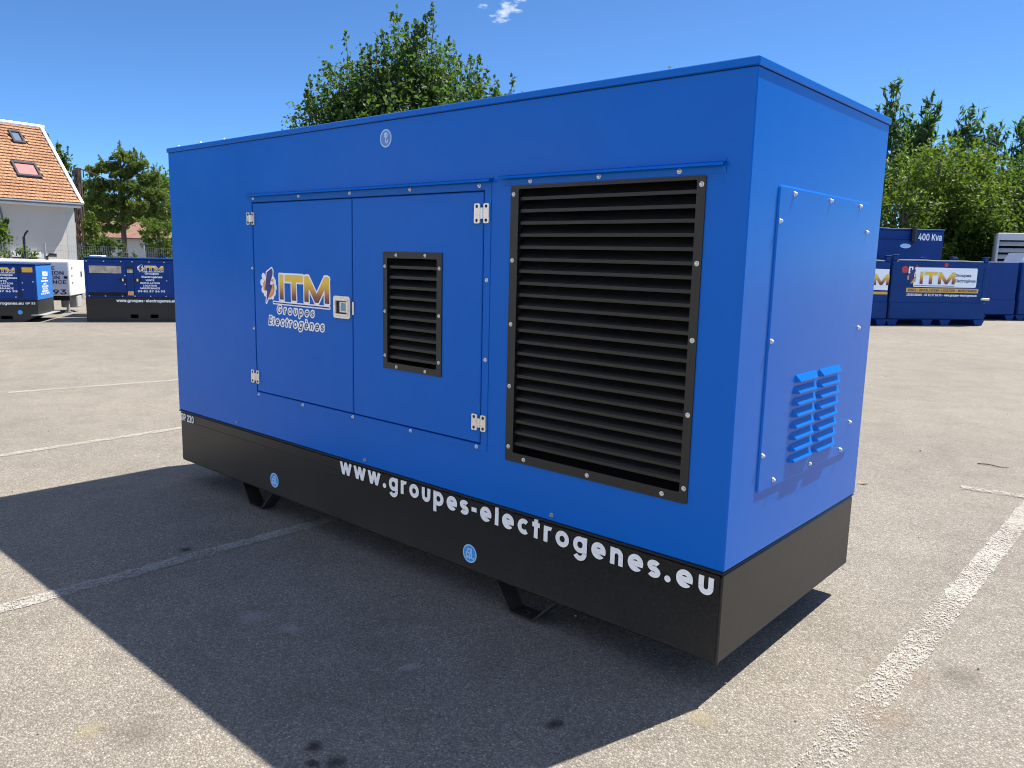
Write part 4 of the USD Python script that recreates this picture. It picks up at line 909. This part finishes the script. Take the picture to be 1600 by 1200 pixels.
# left group
pb = (-47.3, 19.5, 0)
pine = [(off3(dx, dd, z), (rx, rx * .9, rz)) for dx, dd, z, rx, rz in ((.1, 0, 7.0, .75, .38), (-.75, .2, 6.45, .85, .34), (1.0, -.1, 6.6, .8, .34), (-1.7, .1, 6.1, .55, .3), (.1, -.3, 6.0, .9, .32), (1.6, .3, 5.8, .75, .34), (-1.25, 0, 5.3, 1.1, .36), (.55, -.4, 5.2, .95, .34), (1.9, 0, 4.75, 1.0, .38),
        (-1.75, .1, 4.4, 1.15, .36), (-.3, -.5, 4.3, .9, .34), (1.3, -.4, 4.0, 1.2, .38), (2.5, .1, 3.8, .85, .36), (-1.3, -.2, 3.45, 1.1, .34), (.5, -.6, 3.3, .8, .3), (2.1, .3, 3.0, 1.0, .34), (-2.2, .2, 3.3, .8, .3), (-.9, .1, 2.7, .9, .28))]
tree('pine_tree', 'broad dark pine with bare trunk between the tiled house and the large generator', 'tree', pb, 8.6, .17, pine, 34000, .085, 'leaf_pine', 22, up=.15, elong=3.4, tight=.26, shell=.25, sub=60, nshoot=40, shoot_len=.45, per=30, flat=True)
def rounded(h, w, n, seed, z0=.3):
    rg = np.random.default_rng(seed); out = []
    for _ in range(n):
        z = rg.uniform(z0, .88); k = math.sin(math.pi * (z - z0 * .6) / (1.06 - z0 * .6)) ** .6
        out.append((off3(rg.uniform(-1, 1) * w * .36 * k, rg.uniform(-1, 1) * w * .36 * k, z * h), (w * .25, w * .25, h * .135)))
    return out
tree('broadleaf_tree', 'bright green round tree behind the right side of the pine', 'tree', (-61.0, 27.8, 0), 8.0, .2, rounded(8.0, 5.6, 14, 1), 9000, .20, 'leaf_bright', 23, group=None)
tree('broadleaf_tree', 'yellowish green tree behind the left side of the pine', 'tree', (-60.2, 22.4, 0), 7.2, .2, rounded(7.2, 4.4, 12, 2), 8000, .20, 'leaf_bright', 24)
tree('broadleaf_tree', 'tall dark bluish tree just behind the right slope of the tiled roof', 'tree', (-64.3, 22.0, 0), 8.9, .2, rounded(8.9, 3.0, 10, 3), 6000, .20, 'leaf_dark', 25, nshoot=16, shoot_len=.8)
tree('shrub', 'light green bushy shrub behind the windowed generator', 'shrub', (-33.9, 15.5, 0), 2.9, .05, rounded(2.9, 2.6, 12, 4, .15), 6000, .10, 'leaf_olive', 26)
tree('shrub', 'small dark shrub under the pine beside the white far house', 'shrub', (-37.5, 14.6, 0), 2.1, .05, rounded(2.1, 1.8, 8, 5, .15), 3000, .10, 'leaf_dark', 27)
tree('shrub', 'yellow green bush at the left edge before the tiled house', 'shrub', (-22.3, 5.35, 0), 2.35, .05, rounded(2.35, 1.7, 12, 6, .2), 5000, .085, 'leaf_olive', 28, nshoot=12, shoot_len=.35)
# old lattice pole, ivy round its foot
t = Thing('lattice_pole', 'rusty lattice mast with a side arm beside the corner of the tiled house', 'mast', (-45.9, 16.4, 0), 41, local=True)
M['rust'] = plain('brown_rust', (0.07, 0.05, 0.04), rough=0.85, var=0.4, scale=4.0)
for sx in (-.22, .22):
    for sy in (-.16, .16):
        t.add('upright', tube([(sx * .8, sy * .9, 0), (sx * .5, sy * .6, 6.0)], .065, 5), M['rust'])
br = []
for i in range(11):
    z = i * .55
    for sy in (-.16, .16):
        br.append(tube([(-.15, sy * .8, z), (.15, sy * .8, z + .5)], .03, 4, False)); br.append(tube([(.15, sy * .8, z), (-.15, sy * .8, z + .5)], .03, 4, False))
t.add('bracing', br, M['rust'], kind='stuff')
t.add('arm', [tube([(0, 0, 6.0), (.8, .1, 5.75), (1.7, .2, 5.35)], .035, 5), *[tube([(.3 + .35 * i, .1, 5.9 - .13 * i), (.3 + .35 * i, .1, 5.45 - .13 * i)], .03, 5) for i in range(4)]], M['rust'])
tree('ivy', 'ivy growing over the foot of the lattice mast', 'ivy', (-45.0, 16.6, 0), 3.4, .04, [(off3(.1, 0, z), (.45, .4, .6)) for z in (.6, 1.3, 2.0, 2.7)] , 3500, .13, 'leaf_olive', 29)
# thin dark post with a bent head before the house, and the wire fence
t = Thing('post', 'thin black post standing before the white house wall', 'post', (-20.4, 5.5, 0), 0, local=True)
t.add('shaft', tube([(0, 0, 0), (0, 0, 1.66)], .035, 8), M['black_grille'])
t.add('head', tube([(0, 0, 1.64), (.03, .03, 1.74), (.09, .09, 1.84)], .028, 8), M['black_grille'])
u = np.array([math.cos(math.radians(TH)), math.sin(math.radians(TH))])
t = Thing('wire_fence', 'thin grey wire mesh fence behind the parked generators', 'fence', (-20.8, 3.6, 0), TH, local=True)
for i in range(6):
    t.add('post', box(i * 2.5 - .025, i * 2.5 + .025, -.025, .025, 0, 1.5), M['grey'])
for i in range(5):
    w_ = [box(x - .0018, x + .0018, -.0018, .0018, .05, 1.45) for x in np.arange(i * 2.5 + .06, i * 2.5 + 2.45, .055)] + [box(i * 2.5 + .026, i * 2.5 + 2.474, .003, .008, z - .002, z + .002) for z in (.1, .5, .9, 1.3, 1.44)]
    t.add('mesh_panel', w_, M['grey'])
# right hand trees
tree('bushy_tree', 'broad olive green bushy tree right behind the 400 Kva generator', 'tree', (-5.2, 33.3, 0), 6.3, .14, rounded(6.6, 5.6, 26, 7, .12), 26000, .115, 'leaf_olive', 40, nshoot=26, shoot_len=.5)
tree('bushy_tree', 'yellow green bushy tree above the lettered fuel tank', 'tree', (-3.2, 35.6, 0), 6.1, .14, rounded(6.6, 5.6, 26, 8, .12), 26000, .115, 'leaf_olive', 41, nshoot=26, shoot_len=.5)
tree('bushy_tree', 'darker green bushy tree behind the plain dark tank', 'tree', (-1.9, 38.4, 0), 6.0, .14, rounded(6.3, 5.2, 24, 9, .12), 20000, .115, 'leaf_blue', 42, nshoot=24, shoot_len=.5)
tree('bushy_tree', 'mid green tree at the right edge above the louvred container', 'tree', (.1, 38.6, 0), 6.3, .14, rounded(6.6, 5.4, 24, 10, .12), 22000, .12, 'leaf_blue', 43, nshoot=24, shoot_len=.6)
def spire(label, x, y, h, seed, wd=.9):
    cl = [(off3(math.sin(i * 1.9 + seed) * wd * .42 * (1 - i / 9), 0, h * (.55 + .052 * i)), (wd * (.80 - .075 * i), wd * (.80 - .075 * i), h * .055)) for i in range(8)]
    tree('willow_sapling', label, 'tree', (x, y, 0), h, .05, cl, 900, .15, 'leaf_blue', seed, nshoot=26, shoot_len=.8, per=12, elong=3.0, droop=.9, tight=.35, shell=.1, sub=16, group=None, shoot_spread=.12)
spire('tallest feathery sapling beside the top corner of the large generator', -7.75, 38.4, 9.3, 51, 1.5)
spire('slim feathery sapling second from the generator corner', -7.2, 40.1, 8.5, 54, 1.3)
spire('thin feathery sapling with a lone tip above the olive tree', -6.35, 39.6, 8.8, 52, 1.0)
spire('feathery sapling in the middle of the gap of sky at right', -5.2, 42.0, 8.8, 53, 1.5)
spire('short feathery sapling just right of the generator corner', -6.9, 41.5, 7.7, 57, 1.6)
spire('low feathery sapling right of the middle gap of sky', -4.1, 42.5, 7.9, 58, 1.7)
spire('feathery sapling at the right edge of the picture', -2.9, 43.6, 8.0, 55, 1.5)
tree('conifer_hedge', 'dark conifer hedge beyond the far end of the warehouse', 'hedge', (-32.0, -15.5, 0), 6.5, .2, [((dx, 0, z), (2.4, 1.6, 1.5)) for dx in (-9, -6, -3, 0, 3, 6, 8.5) for z in (1.2, 3.2, 5.2)], 9000, .42, 'leaf_dark', 60)
tree('bushy_tree', 'tree whose thin tip just shows above the roof of the large generator near its corner', 'tree', (-8.59, 19.80, 0), 7.0, .12, [((0, 0, 5.2), (1.2, 1.2, 1.1)), ((.2, .1, 4.2), (1.8, 1.8, 1.2)), ((0, 0, 3.0), (1.9, 1.9, 1.2)), ((0, 0, 6.3), (.35, .35, .6)), ((0, 0, 7.05), (.06, .06, .22))], 9000, .11, 'leaf_maple', 61)
# small things on the tarmac
rng = np.random.default_rng(9)
def dry_leaf(x, y, s, rot, label):
    v = np.array([[-1, 0, .3], [-.3, .35, .05], [.5, .28, .25], [1, 0, .1], [.5, -.3, .35], [-.3, -.32, .1], [0, 0, .0]], float) * s * np.array([1, 1, .6]); v[:, 2] += .006
    f = np.array([[6, i, (i + 1) % 6] for i in range(6)])
    single('dry_leaf', xform((v, f), rot, (x, y, 0)), M['dry_leaf'], label=label, cat='leaf')
M['dry_leaf'] = plain('dry_leaf', (0.36, 0.22, 0.08), rough=0.7, var=0.3, scale=40.0)
dry_leaf(3.095, 3.03, .035, 20, 'small dry brown leaf on the tarmac right of the generator')
single('twig', tube([(3.52, 4.20, .006), (3.58, 4.215, .010), (3.66, 4.21, .006), (3.71, 4.235, .005)], [.004, .004, .003, .002], 5), M['bark'], label='short dark twig lying on the sunlit tarmac beyond the parking line', cat='twig')
grit = []
oct_v = np.array([[1, 0, 0], [-1, 0, 0], [0, 1, 0], [0, -1, 0], [0, 0, 1], [0, 0, -.6]], float); oct_f = np.array([[0, 2, 4], [2, 1, 4], [1, 3, 4], [3, 0, 4], [2, 0, 5], [1, 2, 5], [3, 1, 5], [0, 3, 5]])
for _ in range(420):
    x, y = rng.uniform(-6, 6.5), rng.uniform(-2.0, 9)
    r_ = rng.uniform(.0025, .0065) * (1.5 if rng.random() < .08 else 1)
    grit.append((oct_v * r_ * rng.uniform(.6, 1.3, (6, 1)) * np.array([1, 1, .8]) @ np.linalg.qr(rng.normal(size=(3, 3)))[0] + [x, y, r_ * .45], oct_f))
single('loose_grit', grit, plain('grit', (0.32, 0.29, 0.25), rough=0.9, var=0.5, scale=8.0), kind='stuff', label='loose grit and pebbles scattered over the tarmac', cat='grit')
